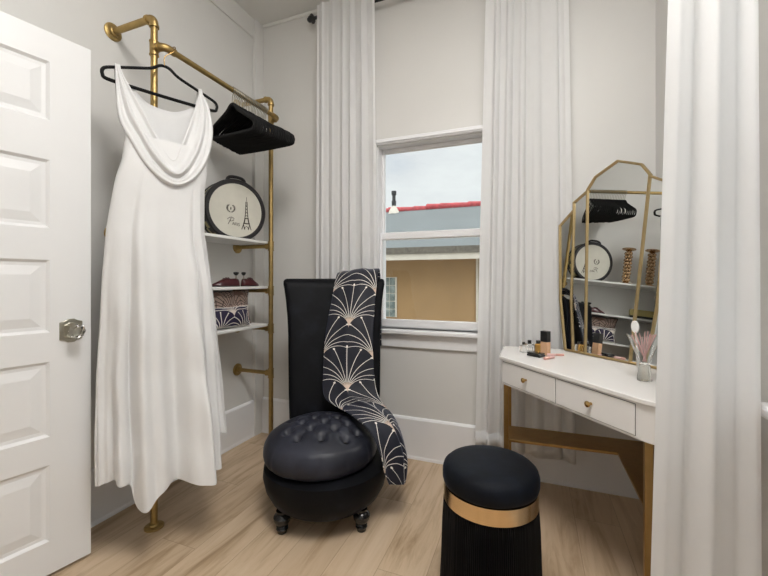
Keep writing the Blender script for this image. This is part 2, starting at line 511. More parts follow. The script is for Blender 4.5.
# visible face is local -y
stile = .130
zs = [(.135, .420), (.525, .805), (.915, 1.185), (1.302, 1.558), (1.705, 1.925)]
def dbox(u0, u1, d0, d1, z0, z1):
    m.box((u0, d0, z0), (u1, d1, z1), Md)
dbox(0, stile, 0, DT, .012, DHT); dbox(DW - stile, DW, 0, DT, .012, DHT)
prev = .012
for z0, z1 in zs:
    dbox(stile, DW - stile, 0, DT, prev, z0); prev = z1
dbox(stile, DW - stile, 0, DT, prev, DHT)
for z0, z1 in zs:
    for sgn, f0, f1 in ((-1, 0, .012), (1, DT, DT - .012)):
        b = .028
        o = [(stile, z0), (DW - stile, z0), (DW - stile, z1), (stile, z1)]
        i1 = [(stile + .010, z0 + .010), (DW - stile - .010, z0 + .010), (DW - stile - .010, z1 - .010), (stile + .010, z1 - .010)]
        i2 = [(stile + .022, z0 + .022), (DW - stile - .022, z0 + .022), (DW - stile - .022, z1 - .022), (stile + .022, z1 - .022)]
        i3 = [(stile + .055, z0 + .055), (DW - stile - .055, z0 + .055), (DW - stile - .055, z1 - .055), (stile + .055, z1 - .055)]
        sg = 1 if sgn < 0 else -1
        rings = [[dl(u, f0 + sg * dd, z) for u, z in rr] for rr, dd in ((o, 0), (i1, .009), (i2, .010), (i3, .003))]
        nb = len(rings); vs = [p for r in rings for p in r]; fs = []
        for a in range(nb - 1):
            for k in range(4):
                fs.append((a*4+k, a*4+(k+1) % 4, (a+1)*4+(k+1) % 4, (a+1)*4+k))
        fs.append(tuple((nb-1)*4+k for k in range(4)))
        m.add(vs, fs)
m.build('door_panel', M_door, root, smooth=0)
ku, kz = DW - .066, .915
kb = MB()
pl = [(-.036, -.034), (-.020, -.038), (-.010, -.045), (.010, -.045), (.020, -.038), (.036, -.034), (.036, .034), (.020, .038), (.010, .045), (-.010, .045), (-.020, .038), (-.036, .034)]
kb.prism(pl, Md @ Matrix.Translation((ku, 0, kz)) @ Matrix.Rotation(PI/2, 4, 'X'), .006)
kb.prism([(x*.7, y*.7) for x, y in pl], Md @ Matrix.Translation((ku, -.006, kz)) @ Matrix.Rotation(PI/2, 4, 'X'), .004)
hd = kb.build('knob_plate', M_chrome, root, bevel=.0015)
kk = MB(); Mk = Md @ Matrix.Translation((ku, -.010, kz)) @ Matrix.Rotation(PI/2, 4, 'X')
kk.lathe([(.011, 0), (.012, .004), (.008, .008), (.008, .020), (.013, .024)], M=Mk, n=20)
kn = kk.build('knob_stem', M_chrome, hd)
kc = MB(); kc.lathe([(.010, .022), (.020, .030), (.0275, .042), (.0275, .050), (.021, .061), (.010, .066)], M=Mk, n=8)
kc.build('crystal_knob', M_crystal, hd, smooth=10)
prop(bpy.data.objects['crystal_knob'], 'faceted clear crystal knob')
hm = MB()
for z in (.25, 1.02, 1.78):
    hm.tube([dl(-.002, -.004, z), dl(-.002, -.004, z + .09)], .006, 10)
hm.build('hinge', M_chrome, root)

# ------------------------------------------------------------------ pipe rack
PX, PY0, PY1, PZ = -1.584, 1.227, 2.050, 2.288
RX, RZ = -1.528, 2.150
rack = thing('pipe_clothes_rack', (PX, (PY0 + PY1)/2, 0), label='brass pipe clothes rack with white shelves fixed to the left wall', cat='clothes rack')
PR = .0145
def flange(m, c, n, r=.040):
    n = Vector(n).normalized(); q = n.to_track_quat('Z', 'Y').to_matrix().to_4x4()
    m.lathe([(r, 0), (r, .006), (r - .004, .009), (.023, .010), (.020, .018), (.017, .020)], M=Matrix.Translation(c) @ q, n=28)
    for k in range(4):
        a = PI/4 + k * PI/2
        m.lathe([(.005, .008), (.005, .0115), (.003, .012)], M=Matrix.Translation(c) @ q @ Matrix.Translation((.031*math.cos(a), .031*math.sin(a), 0)), n=10)
def collar(m, a, b, r=.0178):
    a = Vector(a); b = Vector(b); d = (b - a).normalized()
    m.tube([a, a + d*.004, a + d*.0045, b - d*.0045, b - d*.004, b], [r + .002, r + .002, r, r, r + .002, r + .002], 20)
def elbow(m, c, d1, d2, r=.0175, rr=.028):
    c = Vector(c); d1 = Vector(d1); d2 = Vector(d2)
    k = c + d1*rr + d2*rr
    pts = [c + d1*(rr + .014)] + [k - d2*rr*math.cos(t) - d1*rr*math.sin(t) for t in [PI/2*i/8 for i in range(9)]] + [c + d2*(rr + .014)]
    m.tube(pts, r, 18)
    for d in (d1, d2): m.tube([c + d*(rr + .006), c + d*(rr + .016)], r + .003, 18)
for y in (PY0, PY1):
    m = MB().tube([(PX, y, .01), (PX, y, PZ - .02)], PR, 18); m.build('post', M_gold, rack)
    m = MB(); flange(m, (PX, y, 0), (0, 0, 1)); m.build('floor_flange', M_gold, rack)
    m = MB(); elbow(m, (PX, y, PZ), (-1, 0, 0), (0, 0, -1)); m.build('elbow_fitting', M_gold, rack)
    m = MB().tube([(PX - .02, y, PZ), (XL + .01, y, PZ)], PR, 16); m.build('wall_arm', M_gold, rack)
    m = MB(); flange(m, (XL + (.027 if y > 2.2 else 0), y, PZ), (1, 0, 0)); m.build('wall_flange', M_gold, rack)
    m = MB(); collar(m, (PX, y, RZ - .032), (PX, y, RZ + .032)); collar(m, (PX + .012, y, RZ), (PX + .036, y, RZ))
    m.build('tee_fitting', M_gold, rack)
    for z in ((1.330, 1.040, .795, .505) if y > 2 else (1.330, 1.040, .795)):
        m = MB(); collar(m, (PX, y, z - .030), (PX, y, z + .030)); collar(m, (PX - .012, y, z), (PX - .036, y, z)); m.build('tee_fitting', M_gold, rack)
        m = MB().tube([(PX - .02, y, z), (XL + .01, y, z)], PR - .002, 16); m.build('shelf_bracket', M_gold, rack)
        m = MB(); flange(m, (XL, y, z), (1, 0, 0)); m.build('wall_flange', M_gold, rack)
# hanging rail: elbow out of each tee
m = MB()
a = Vector((PX + .03, PY0, RZ)); 
pts = [a] + [Vector((RX - .028 + .028*math.sin(t), PY0 + .028 - .028*math.cos(t), RZ)) for t in [PI/2*i/8 for i in range(9)]] + [Vector((RX, PY0 + .06, RZ))]
m.tube(pts, .0168, 18); m.build('elbow_fitting', M_gold, rack)
m = MB()
pts = [Vector((PX + .03, PY1, RZ))] + [Vector((RX - .028 + .028*math.sin(t), PY1 - .028 + .028*math.cos(t), RZ)) for t in [PI/2*i/8 for i in range(9)]] + [Vector((RX, PY1 - .06, RZ))]
m.tube(pts, .0168, 18); m.build('elbow_fitting', M_gold, rack)
m = MB().tube([(RX, PY0 + .04, RZ), (RX, PY1 - .04, RZ)], .0130, 18); m.build('hanging_rail', M_gold, rack)
SHELF = {}
for z in (1.330, 1.040, .795):
    z0 = z + PR - .001
    m = MB().box((XL + .002, PY0 - .02, z0), (PX - .022, PY1 + .012, z0 + .017)); m.build('shelf', M_shelf, rack, bevel=.003)
    SHELF[z] = z0 + .017
S1, S2, S3 = SHELF[1.330], SHELF[1.040], SHELF[.795]

# ------------------------------------------------------------------ hangers
def hanger_body(M, w=.435, drop=.10, r=.0062, flat=None):
    m = MB(); hw = w/2
    def P(u, z): return M @ Vector((u, 0, z))
    top = []
    ctrl = [(-hw, -drop), (-hw*.93, -drop*.80), (-hw*.6, -drop*.48), (-hw*.25, -drop*.14), (-hw*.10, .012), (0, .018), (hw*.10, .012), (hw*.25, -drop*.14), (hw*.6, -drop*.48), (hw*.93, -drop*.80), (hw, -drop)]
    low = [(hw*.995, -drop - .016), (hw*.93, -drop - .030), (hw*.5, -drop - .033), (0, -drop - .034), (-hw*.5, -drop - .033), (-hw*.93, -drop - .030), (-hw*.995, -drop - .016)]
    pts = catmull([P(*c) for c in ctrl + low + [ctrl[0]]], 4)[:-1]
    m.tube(pts, r, 10, closed=True, flat=flat)
    return m
def hook(M, zr, r=.0026, rr=.0175):
    """wire hook rising from the neck (local z .015) and over the rail at local height zr"""
    m = MB()
    pts = [M @ Vector((0, 0, .012)), M @ Vector((0, 0, zr - rr - .016)), M @ Vector((.006, 0, zr - rr - .004))]
    pts += [M @ Vector((rr*math.cos(t), 0, zr + rr*math.sin(t))) for t in [lerp(-.9, PI + .35, i/14) for i in range(15)]]
    m.tube(pts, r, 8); return m
# the hanger that carries the dress
O = Vector((-1.528, 1.235, 0)); Ud = Vector((.18, .40, 0)).normalized(); Wd = Vector((Ud.y, -Ud.x, 0))
HZ = 2.045
def DP(u, w, z): return O + Ud*u + Wd*w + Vector((0, 0, z))
Mh = Matrix.Translation(O + Vector((0, 0, HZ))) @ Matrix.Rotation(math.atan2(Ud.y, Ud.x), 4, 'Z')
h0 = thing('clothes_hanger', (O.x, O.y, HZ), math.atan2(Ud.y, Ud.x), 'black velvet hanger carrying the white satin gown on the rail', 'hanger')
hanger_body(Mh, .455, .085, r=.0090, flat=.7).build('hanger_frame', M_black, h0)
hm_ = MB()
pts = [O + Vector((0, 0, HZ + .012)), O + Vector((0, 0, HZ + .06)), Vector((RX + .021, O.y + .028, RZ - .012)), Vector((RX + .017, O.y + .040, RZ + .014)), Vector((RX, O.y + .044, RZ + .0235)), Vector((RX - .018, O.y + .044, RZ + .012)), Vector((RX - .022, O.y + .044, RZ - .006))]
hm_.tube(catmull(pts, 5), .0021, 8); hm_.build('hook', M_brass, h0)
# the dense bunch of empty hangers
NB = 23
proto = None
hang_label = 'empty black velvet hanger in the dense bunch on the brass rail'
for i in range(NB):
    t = i / (NB - 1)
    y = lerp(1.655, 1.925, t)
    yaw = math.radians(lerp(-17, -6, t) + random.uniform(-.3, .3))
    roll = math.radians(lerp(8, 1, t) + random.uniform(-1.6, 1.6))
    nz = 2.058
    if proto is None:
        root = thing('clothes_hanger', (RX, y, nz), 0)
        hanger_body(Matrix.Translation((RX, y, nz)), .455, .112, r=.0088, flat=.53).build('hanger_frame', M_black, root)
        hook(Matrix.Translation((RX, y, nz)), RZ - nz).build('hook', M_chrome, root)
        proto = root; o = root
    else:
        o = copy_tree(proto)
    o.location = (RX, y, nz); o.rotation_euler = (0, roll, yaw)
    # keep the hook on the rail while the hanger tilts
    o.location.x = RX - math.sin(roll) * (RZ - nz)
    prop(o, hang_label, 'hanger', 'empty black hangers bunched on the rail')

# ------------------------------------------------------------------ white satin gown
dress = thing('evening_gown', (O.x, O.y, .2), math.atan2(Ud.y, Ud.x), 'long white satin gown with cowl neckline hanging from a black hanger', 'dress')
Lt = [(.15, -.250), (.40, -.250), (.716, -.250), (1.11, -.236), (1.32, -.222), (1.52, -.192), (1.60, -.170), (1.72, -.155)]
Rt = [(.15, .216), (.40, .214), (.716, .204), (1.11, .180), (1.32, .150), (1.52, .148), (1.60, .158), (1.72, .160)]
Dt = [(.15, .135), (.40, .115), (.716, .085), (1.11, .066), (1.40, .05), (1.60, .05), (1.72, .045)]
NT, NZ = 260, 80
rings = []
ZT = 1.70
for j in range(NZ + 1):
    v = j / NZ
    ring = []
    for k in range(NT):
        th = 2*PI*k/NT
        ct, st = math.cos(th), math.sin(th)
        zh = .268 + .012*math.sin(3*th + .6) + .02*max(0, -st) + .105*sstep(.80, .88, ct) + .045*sstep(.48, .56, -ct) + .012
        if st > 0: zh -= .054*math.exp(-((ct + .47)/.24)**2)*(1 - sstep(.50, .58, -ct)); zh += .028*math.exp(-((ct + .05)/.28)**2)
        z = lerp(ZT, zh, v)
        L_, R_, D_ = interp(Lt, z), interp(Rt, z), interp(Dt, z)
        hw = (R_ - L_)/2; cu = (R_ + L_)/2
        e = .72
        cs = math.copysign(abs(ct)**.85, ct); sn = math.copysign(abs(st)**e, st)
        amp = .95*sstep(1.35, .25, z); amp2 = sstep(1.62, .55, z)
        fo = 1.5*amp*(.020*math.sin(6*th + .5 + .5*math.sin(z*2.1)) + .013*math.sin(11*th + 1.3*z + .8*math.sin(z*4)) + .008*math.sin(19*th + 2*z))
        fo += .0045*math.sin(14*ct + 9*z)*math.sin(11*z - 6*ct + 1)*sstep(1.5, 1.1, z)
        # deep pleat on the left front, and a narrow one on the right front
        pl = 0
        if st > 0:
            pl = -amp2*(.050*math.exp(-((ct + .50)/.045)**2) + .045*math.exp(-((ct - .60)/.040)**2) + .022*math.exp(-((ct - .05)/.10)**2))
            pl += amp2*(.022*math.exp(-((ct + .36)/.10)**2) + .020*math.exp(-((ct - .45)/.10)**2))
        u = cu + cs*(hw + fo*.4)
        w = .012 + D_*.92 + sn*(D_ + .35*D_*max(0, st)*0) + (fo*1.0 + pl)*(.35 + .65*max(0, st))
        if st < 0: w = max(w, -.020)
        # the side panels fall behind the front width
        w -= .060*amp2*(sstep(.46, .56, -ct) + sstep(.80, .88, ct))*(1 if st > 0 else .35)
        # soft horizontal drag wrinkles
        w += .0025*math.sin(z*23 + 3*ct)*abs(st)*sstep(1.5, 1.0, z)
        ring.append(DP(u, w, z))
    rings.append(ring)
m = MB().loft(rings, cap=False); m.build('gown_body', M_satin, dress, smooth=80, subsurf=1)
# back panel up to the low back neckline
m = MB(); rows = []
for j in range(9):
    v = j / 8
    row = []
    for k in range(33):
        s = lerp(-1, 1, k/32)
        z = lerp(1.64, 1.872 + .10*abs(s)**2.2, v)
        u = s*lerp(.145, .160, v) + .000
        w = lerp(.006, -.006, v) + .003*math.sin(s*9 + v*2) - .008*(1 - s*s)
        row.append(DP(u, max(w, -.020), z))
    rows.append(row)
m.loft(rows, closed=False); m.build('back_bodice', M_satin, dress, smooth=80, solid=.002)
# cowl: one deep swag between the two shoulder points
inn = [(-.173, .012, 2.000), (-.155, .016, 1.952), (-.130, .028, 1.900), (-.092, .058, 1.808), (-.054, .080, 1.717), (.003, .092, 1.625), (.041, .085, 1.704), (.088, .060, 1.832), (.124, .028, 1.932), (.141, .014, 1.981)]
out = [(-.184, .010, 1.997), (-.184, .022, 1.877), (-.178, .045, 1.761), (-.148, .085, 1.673), (-.089, .108, 1.565), (.000, .115, 1.508), (.088, .108, 1.552), (.155, .088, 1.662), (.190, .052, 1.799), (.186, .022, 1.920), (.158, .010, 1.990)]
def resample(P, n):
    C_ = catmull(P, 12); L_ = [0]
    for a, b in zip(C_, C_[1:]): L_.append(L_[-1] + (b - a).length)
    o_ = []
    for i in range(n + 1):
        t = L_[-1]*i/n; k = 0
        while k < len(L_) - 2 and L_[k+1] < t: k += 1
        f_ = (t - L_[k])/max(1e-9, L_[k+1] - L_[k]); o_.append(C_[k].lerp(C_[k+1], f_))
    return o_
NU, NV = 64, 40
ci, co2 = resample(inn, NU), resample(out, NU)
m = MB(); rows = []
for j in range(NV + 1):
    v = j/NV; row = []
    for k in range(NU + 1):
        s = k/NU; sh = math.sin(PI*s)
        p = ci[k].lerp(co2[k], v)
        # radiating pleats that deepen towards the middle of the swag
        rip = (.0085*math.sin(v*15 + 1.2*math.sin(3*s)) + .0045*math.sin(v*27 + 2*s))*sh**.7
        bell = .022*math.sin(PI*v)*sh
        droop = -.012*math.sin(PI*v)*sh
        row.append(DP(p.x, p.y + rip + bell, p.z + droop))
    rows.append(row)
# turn the free edge under towards the bodice
row = []
for k in range(NU + 1):
    s = k/NU; p = co2[k]; sh = math.sin(PI*s)
    row.append(DP(p.x*(1 - .03*sh), p.y - .045*sh, p.z + .020*sh))
rows.append(row)
m.loft(rows, closed=False); m.build('cowl_neckline', M_satin, dress, smooth=80, solid=.002, subsurf=1)
# straps looped over the hanger arms
for sg, u0, zt in ((-1, -.176, 2.000), (1, .148, 2.010)):
    rows = []
    path = [(.013, zt - .030, .010, u0), (.010, zt - .012, .009, u0), (0, zt + .004, .009, u0), (-.010, zt - .010, .009, u0), (-.012, zt - .06, .011, u0 - sg*.004), (-.008, zt - .12, .016, u0 - sg*.012)]
    for (w, z, hw, uc) in path:
        rows.append([DP(uc + lerp(-hw, hw, k/8), w + .002*math.sin(k*1.7), z) for k in range(9)])
    rr = []
    for k in range(9): rr.append(catmull([r[k] for r in rows], 4))
    m = MB().loft(rr, closed=False); m.build('shoulder_strap', M_satin, dress, smooth=80, solid=.002)

# ------------------------------------------------------------------ things on the shelves
# round case
ca = math.radians(-24)
CF = Vector((-1.662, 1.828, 0)); cn = Vector((math.cos(ca), math.sin(ca), 0)); ctn = Vector((-cn.y, cn.x, 0))
CR, CTH = .188, .118
CZ = S1 + .170
case = thing('round_travel_case', (CF.x, CF.y, S1), ca, 'round cream and black travel case with tower drawing on the top shelf', 'suitcase')
Mc = Matrix.Translation(CF + Vector((0, 0, CZ))) @ Matrix(((ctn.x, 0, cn.x, 0), (ctn.y, 0, cn.y, 0), (0, 1, 0, 0), (0, 0, 0, 1)))
def cring(r, d, n=72, flat=.170):
    out = []
    for k in range(n):
        a = 2*PI*k/n
        x, y = r*math.cos(a), r*math.sin(a)
        y = max(y, -flat + (CR - r)*.25)
        out.append(Mc @ Vector((x, y, d)))
    return out
m = MB(); pr = [(CR - .010, -.026), (CR, -.022), (CR, -.004), (CR - .006, .004), (CR - .024, .004), (CR - .028, -.004), (CR - .028, -.02)]
m.loft([cring(r, d) for r, d in pr], cap=True); m.build('front_rim', M_leather, case)
m = MB(); pr = [(CR - .010, -CTH), (CR, -CTH + .004), (CR, -CTH + .02), (CR - .006, -CTH + .024)]
m.loft([cring(r, d) for r, d in pr]); m.build('back_rim', M_leather, case)
m = MB(); n = 72
ra, rb = cring(CR - .005, -CTH + .01), cring(CR - .005, -.014)
uv = [(k/n*2.0, 0.02) for k in range(n)] + [(k/n*2.0, .16) for k in range(n)]
m.loft([ra, rb], cap=False, uvs=uv); m.build('side_band', M_casesides, case)
m = MB(); m.loft([cring(CR - .027, -.02), cring(CR - .027, -.0025)]); fp = m.build('front_panel', M_cream, case)
m = MB(); m.tube(catmull([Mc @ Vector(p) for p in [(-.054, CR - .016, -.012), (-.050, CR + .000, -.012), (-.032, CR + .011, -.012), (0, CR + .014, -.012), (.032, CR + .011, -.012), (.050, CR + .000, -.012), (.054, CR - .016, -.012)]], 5), .0095, 10)
m.build('handle', M_leather, case)
# drawn marks on the front panel: tower, laurel, lettering
def stroke(m, pts, w, d=-.0018):
    m.tube([Mc @ Vector((x, y, d)) for x, y in pts], w, 6, flat=1)
tw = MB(); X0 = .062
stroke(tw, [(X0, .088), (X0, .062)], .0012)
stroke(tw, [(X0 - .0035, .060), (X0 - .006, .0), (X0 - .010, -.040), (X0 - .018, -.075), (X0 - .030, -.112)], .0022)
stroke(tw, [(X0 + .0035, .060), (X0 + .006, .0), (X0 + .010, -.040), (X0 + .018, -.075), (X0 + .030, -.112)], .0022)
for y, w in ((.04, .004), (.02, .005), (0, .006), (-.02, .008)): stroke(tw, [(X0 - w, y), (X0 + w, y - .012)], .0011); stroke(tw, [(X0 + w, y), (X0 - w, y - .012)], .0011)
stroke(tw, [(X0 - .013, -.042), (X0 + .013, -.042)], .0030)
stroke(tw, [(X0 - .020, -.074), (X0 + .020, -.074)], .0035)
stroke(tw, [(X0 - .012, -.112), (X0 - .010, -.098), (X0, -.090), (X0 + .010, -.098), (X0 + .012, -.112)], .0020)
for s_ in (-1, 1):
    stroke(tw, [(X0 + s_*.020, -.078), (X0 + s_*.012, -.110)], .0024); stroke(tw, [(X0 + s_*.008, -.046), (X0 + s_*.014, -.072)], .0018)
M_ink = paint('brown_black_print', (.035, .022, .015), .6, .3, 60)
tw.build('tower_print', M_ink, fp)
la = MB(); LX, LY = -.035, .006
for s_ in (-1, 1):
    arcp = [(LX + s_*.022*math.sin(t), LY - .022*math.cos(t)) for t in [lerp(.1, 2.5, i/8) for i in range(9)]]
    stroke(la, arcp, .0012)
    for q in arcp[1:]:
        stroke(la, [q, (q[0] + s_*.005, q[1] + .006)], .0018); stroke(la, [q, (q[0] - s_*.005, q[1] + .005)], .0014)
stroke(la, [(LX, LY - .006), (LX, LY + .008)], .0028)
la.build('laurel_print', M_ink, fp)
tx = MB(); stroke(tx, [(-.052, -.088), (-.040, -.066), (-.033, -.048)], .0016)
stroke(tx, [(-.056, -.058), (-.046, -.048), (-.030, -.043), (-.016, -.050), (-.018, -.062), (-.034, -.068), (-.044, -.066)], .0015)
def glyph(ch, x, y, h):
    G = {'A': [[(0, 0), (.35, 1), (.7, 0)], [(.14, .38), (.56, .38)]], 'R': [[(0, 0), (0, 1), (.45, 1), (.55, .8), (.45, .52), (0, .5)], [(.28, .5), (.6, 0)]], 'I': [[(.15, 0), (.15, 1)]], 'S': [[(.5, .9), (.25, 1), (.05, .8), (.25, .55), (.5, .35), (.4, .06), (.2, 0), (0, .12)]]}
    for st_ in G[ch]: stroke(tx, [(x + a*h, y + b*h) for a, b in st_], .0012)
for i, chh in enumerate('ARIS'): glyph(chh, -.026 + (0, .0155, .029, .036)[i], -.090 - i*.001, .017)
tx.build('lettering', M_ink, fp)

# candlesticks (beaded gold) further along the same shelf
candle = None
def candlestick(loc):
    r_ = thing('candlestick', loc)
    m = MB(); m.lathe([(.052, 0), (.054, .004), (.050, .010), (.026, .016), (.020, .026)], c=loc, n=32); m.build('base', M_lip, r_)
    m = MB()
    for j in range(9):
        z = .040 + j*.0300
        for k in range(5):
            a = 2*PI*(k + .42*j)/5
            cx, cy = loc[0] + .020*math.cos(a), loc[1] + .020*math.sin(a)
            m.lathe([(.001, -.0155), (.0095, -.0125), (.0145, -.004), (.0145, .004), (.0095, .0125), (.001, .0155)], c=(cx, cy, loc[2] + z), n=10)
    m.lathe([(.012, .018), (.012, .305)], c=loc, n=20)
    m.build('beaded_stem', M_lip, r_)
    m = MB(); m.lathe([(.018, .298), (.032, .306), (.054, .315), (.056, .321), (.051, .326), (.020, .326)], c=loc, n=32); m.build('drip_tray', M_lip, r_)
    return r_
c1 = candlestick((-1.690, 1.550, S1))
prop(c1, 'beaded gold candlestick on the top shelf next to the round case', 'candlestick', 'beaded candlesticks on the top shelf')
c2 = copy_tree(c1); c2.location = (-1.680, 1.375, S1)
prop(c2, 'beaded gold candlestick on the top shelf behind the gown', 'candlestick', 'beaded candlesticks on the top shelf')

# pair of maroon shoes, toes pointing apart
def shoe(name, loc, rz, label, sc_=1.0):
    r_ = thing(name, loc, rz, label, 'shoe', 'maroon shoes on the middle shelf')
    Ms = WM[r_]; Ln = .235*sc_
    sole = MB(); up = MB(); N_ = 26; rings = []; srings = []
    wid = [(0, .010), (.03, .022), (.12, .030), (.35, .029), (.55, .036), (.72, .036), (.88, .022), (.97, .008), (1, .002)]
    hei = [(0, .030), (.03, .050), (.12, .056), (.30, .054), (.45, .060), (.60, .052), (.78, .032), (.92, .018), (1, .008)]
    for i in range(N_ + 1):
        t = i/N_; x = t*Ln; w = interp(wid, t)*.92; h = interp(hei, t)
        ring = []; sr = []
        for k in range(24):
            a = 2*PI*k/24
            yy = w*math.cos(a); s_ = math.sin(a)
            zz = .007 + (h*max(0, s_)**.75 if s_ > 0 else 0.002*s_)
            ring.append(Ms @ Vector((x, yy*(1 - .25*max(0, s_)), zz)))
            sr.append(Ms @ Vector((x - .002, 1.06*yy, .004 + .004*s_)))
        rings.append(ring); srings.append(sr)
    up.loft(rings); uo = up.build('upper', M_maroon, r_, smooth=70)
    sole.loft(srings); sole.build('sole', M_blackplastic, r_, smooth=50)
    vm = MB()                                       # lace / strap ridge over the instep
    for tt in (.40, .48, .56):
        h = interp(hei, tt); w = interp(wid, tt)*.72
        vm.tube(catmull([Ms @ Vector((tt*Ln, -w, .007 + h*.72)), Ms @ Vector((tt*Ln, -w*.5, .010 + h*.96)), Ms @ Vector((tt*Ln, 0, .010 + h)), Ms @ Vector((tt*Ln, w*.5, .010 + h*.96)), Ms @ Vector((tt*Ln, w, .007 + h*.72))], 4), .0028, 8)
    vm.build('laces', M_maroon, r_)
    kn = MB(); c = Ms @ Vector((.028, 0, 0))
    kn.lathe([(.010, .050), (.010, .062), (.005, .068), (.005, .084), (.010, .088)], c=c, n=16); st = kn.build('shoe_tree_stem', M_chrome, r_)
    kk = MB(); kk.lathe([(.009, .086), (.017, .094), (.022, .103), (.022, .109), (.012, .113)], c=c, n=20)
    kk.build('shoe_tree_knob', M_blackplastic, st)
    return r_
shoe('dress_shoe', (-1.650, 1.836, S2), math.radians(-112), 'maroon leather shoe pointing left on the middle shelf, beside the gown', 1.0).scale = (.72, .80, .78)
shoe('dress_shoe', (-1.655, 1.860, S2), math.radians(76), 'maroon leather shoe pointing right on the middle shelf, toe near the far pipe post', .98).scale = (.54, .78, .78)

# gold box on the middle shelf
gb = thing('gift_box', (-1.70, 1.40, S2), 0.1, 'small gold and black box on the middle shelf behind the gown', 'box')
m = MB().box((-.06, -.09, 0), (.06, .09, .022), WM[gb]); m.build('box_base', M_blackplastic, gb, bevel=.002)
m = MB().box((-.062, -.092, .022), (.062, .092, .075), WM[gb]); m.build('box_lid', M_goldbox, gb, bevel=.003)

def cushion(name, c, wx, hz, th, ry, tilt, mat, label, uvs=1.0, group=None):
    """upright cushion; wx wide, hz high, th thick; faces local +x"""
    r_ = thing(name, c, ry, label, 'cushion', group)
    Mq = WM[r_] @ Matrix.Rotation(tilt, 4, 'Y')
    n = 26; m = MB(); vs = []; uv = []
    for side in (1, -1):
        for i in range(n + 1):
            for j in range(n + 1):
                a, b = lerp(-1, 1, i/n), lerp(-1, 1, j/n)
                e = max(0, (1 - abs(a)**2.2))**.6 * max(0, (1 - abs(b)**2.2))**.6
                pin = 1 - .10*(1 - abs(a)**2)*abs(b)**6; pin2 = 1 - .10*(1 - abs(b)**2)*abs(a)**6
                wr = .006*math.sin(a*5 + b*3)*e
                vs.append(Mq @ Vector((side*(th/2*e + wr), a*wx/2*pin2, hz/2 + b*hz/2*pin)))
                uv.append(((a*wx/2 + .02)*uvs + 3, (b*hz/2 + .3)*uvs + 3))
    fs = []; K = (n+1)**2
    for s_ in (0, 1):
        for i in range(n):
            for j in range(n):
                q = [s_*K + i*(n+1) + j, s_*K + (i+1)*(n+1) + j, s_*K + (i+1)*(n+1) + j + 1, s_*K + i*(n+1) + j + 1]
                fs.append(tuple(q))
    m.add(vs, fs, uv); m.build('cover', mat, r_, smooth=60, weld=True)
    pts = []
    for (a0, b0), (a1, b1) in (((-1, -1), (1, -1)), ((1, -1), (1, 1)), ((1, 1), (-1, 1)), ((-1, 1), (-1, -1))):
        for k in range(14):
            a, b = lerp(a0, a1, k/14), lerp(b0, b1, k/14)
            pin = 1 - .10*(1 - abs(a)**2)*abs(b)**6; pin2 = 1 - .10*(1 - abs(b)**2)*abs(a)**6
            pts.append(Mq @ Vector((0, a*wx/2*pin2, hz/2 + b*hz/2*pin)))
    MB().tube(pts, .003, 8, closed=True).build('piping', mat, r_)
    return r_
cushion('throw_cushion', (-1.735, 1.790, S3 + .003), .46, .222, .105, math.radians(-4), math.radians(-5), M_pinkpillow, 'blush pink cushion with dark arcs lying on the lowest shelf', 1.0)
cushion('throw_cushion', (-1.650, 1.740, S3 + .004), .33, .125, .085, math.radians(-9), math.radians(-9), M_zebra, 'small dark purple cushion with white loops in front of the pink one', 1.0)

# ------------------------------------------------------------------ slipper chair
CC = Vector((-.932, 1.618, 0)); cR = Vector((.315, .137, 0)).normalized(); cFv = Vector((cR.y, -cR.x, 0))
chair = thing('slipper_chair', tuple(CC), math.atan2(cR.y, cR.x), 'black velvet slipper chair with tall back and tufted round seat', 'chair')
def CP(a, f, z): return CC + cR*a + cFv*f + Vector((0, 0, z))
# base drum
m = MB(); n = 64; rings = []
for (r, z) in [(.195, .078), (.225, .083), (.252, .105), (.276, .150), (.288, .205), (.284, .245), (.240, .262)]:
    rings.append([CP(r*1.02*math.cos(2*PI*k/n) + .006, r*math.sin(2*PI*k/n), z) for k in range(n)])
m.loft(rings); m.build('seat_base', M_velvet, chair, smooth=50)
# tufted cushion
btn = [(-.085, .150), (.020, .158), (.125, .145), (-.140, .085), (-.035, .092), (.072, .090), (.170, .08), (-.085, .025), (.020, .030), (.125, .028), (-.140, -.030), (-.035, -.032), (.072, -.032), (-.085, -.090), (.020, -.095), (.125, -.088)]
R0 = .262
seams = []
for i, p in enumerate(btn):
    for q in btn[i+1:]:
        d = math.hypot(p[0]-q[0], p[1]-q[1])
        if d < .095: seams.append((p, q))
def segd(x, y, p, q):
    dx, dy = q[0]-p[0], q[1]-p[1]; t = max(0, min(1, ((x-p[0])*dx + (y-p[1])*dy)/(dx*dx+dy*dy)))
    return math.hypot(x - p[0] - t*dx, y - p[1] - t*dy)
rings = []; n = 144
prof = [(R0*.94*(i/34), None) for i in range(1, 35)]
def ztop(r): return .444 - .072*(r/(R0*.94))**2.6
for (r, _) in prof:
    ring = []
    for k in range(n):
        a = 2*PI*k/n; x, y = r*math.cos(a), r*math.sin(a)
        z = ztop(r)
        dm = 0
        for p in btn:
            d = math.hypot(x-p[0], y-p[1]); dm = max(dm, .034*math.exp(-(d/.020)**2))
        for p, q in seams:
            dm = max(dm, .009*math.exp(-(segd(x, y, p, q)/.0075)**1.3))
        ring.append(CP(x - .020, y, z - dm))
    rings.append(ring)
for (r, z) in [(.254, .360), (.262, .345), (.267, .326), (.268, .303), (.264, .285), (.256, .271), (.240, .262)]:
    ring = []
    for k in range(n):
        a = 2*PI*k/n
        rr = r - .004*max(0, math.cos(a*13))**14
        ring.append(CP(rr*math.cos(a) - .020, rr*math.sin(a), z))
    rings.append(ring)
m = MB().loft(rings); cu = m.build('seat_cushion', M_velvet_lit, chair, smooth=80)
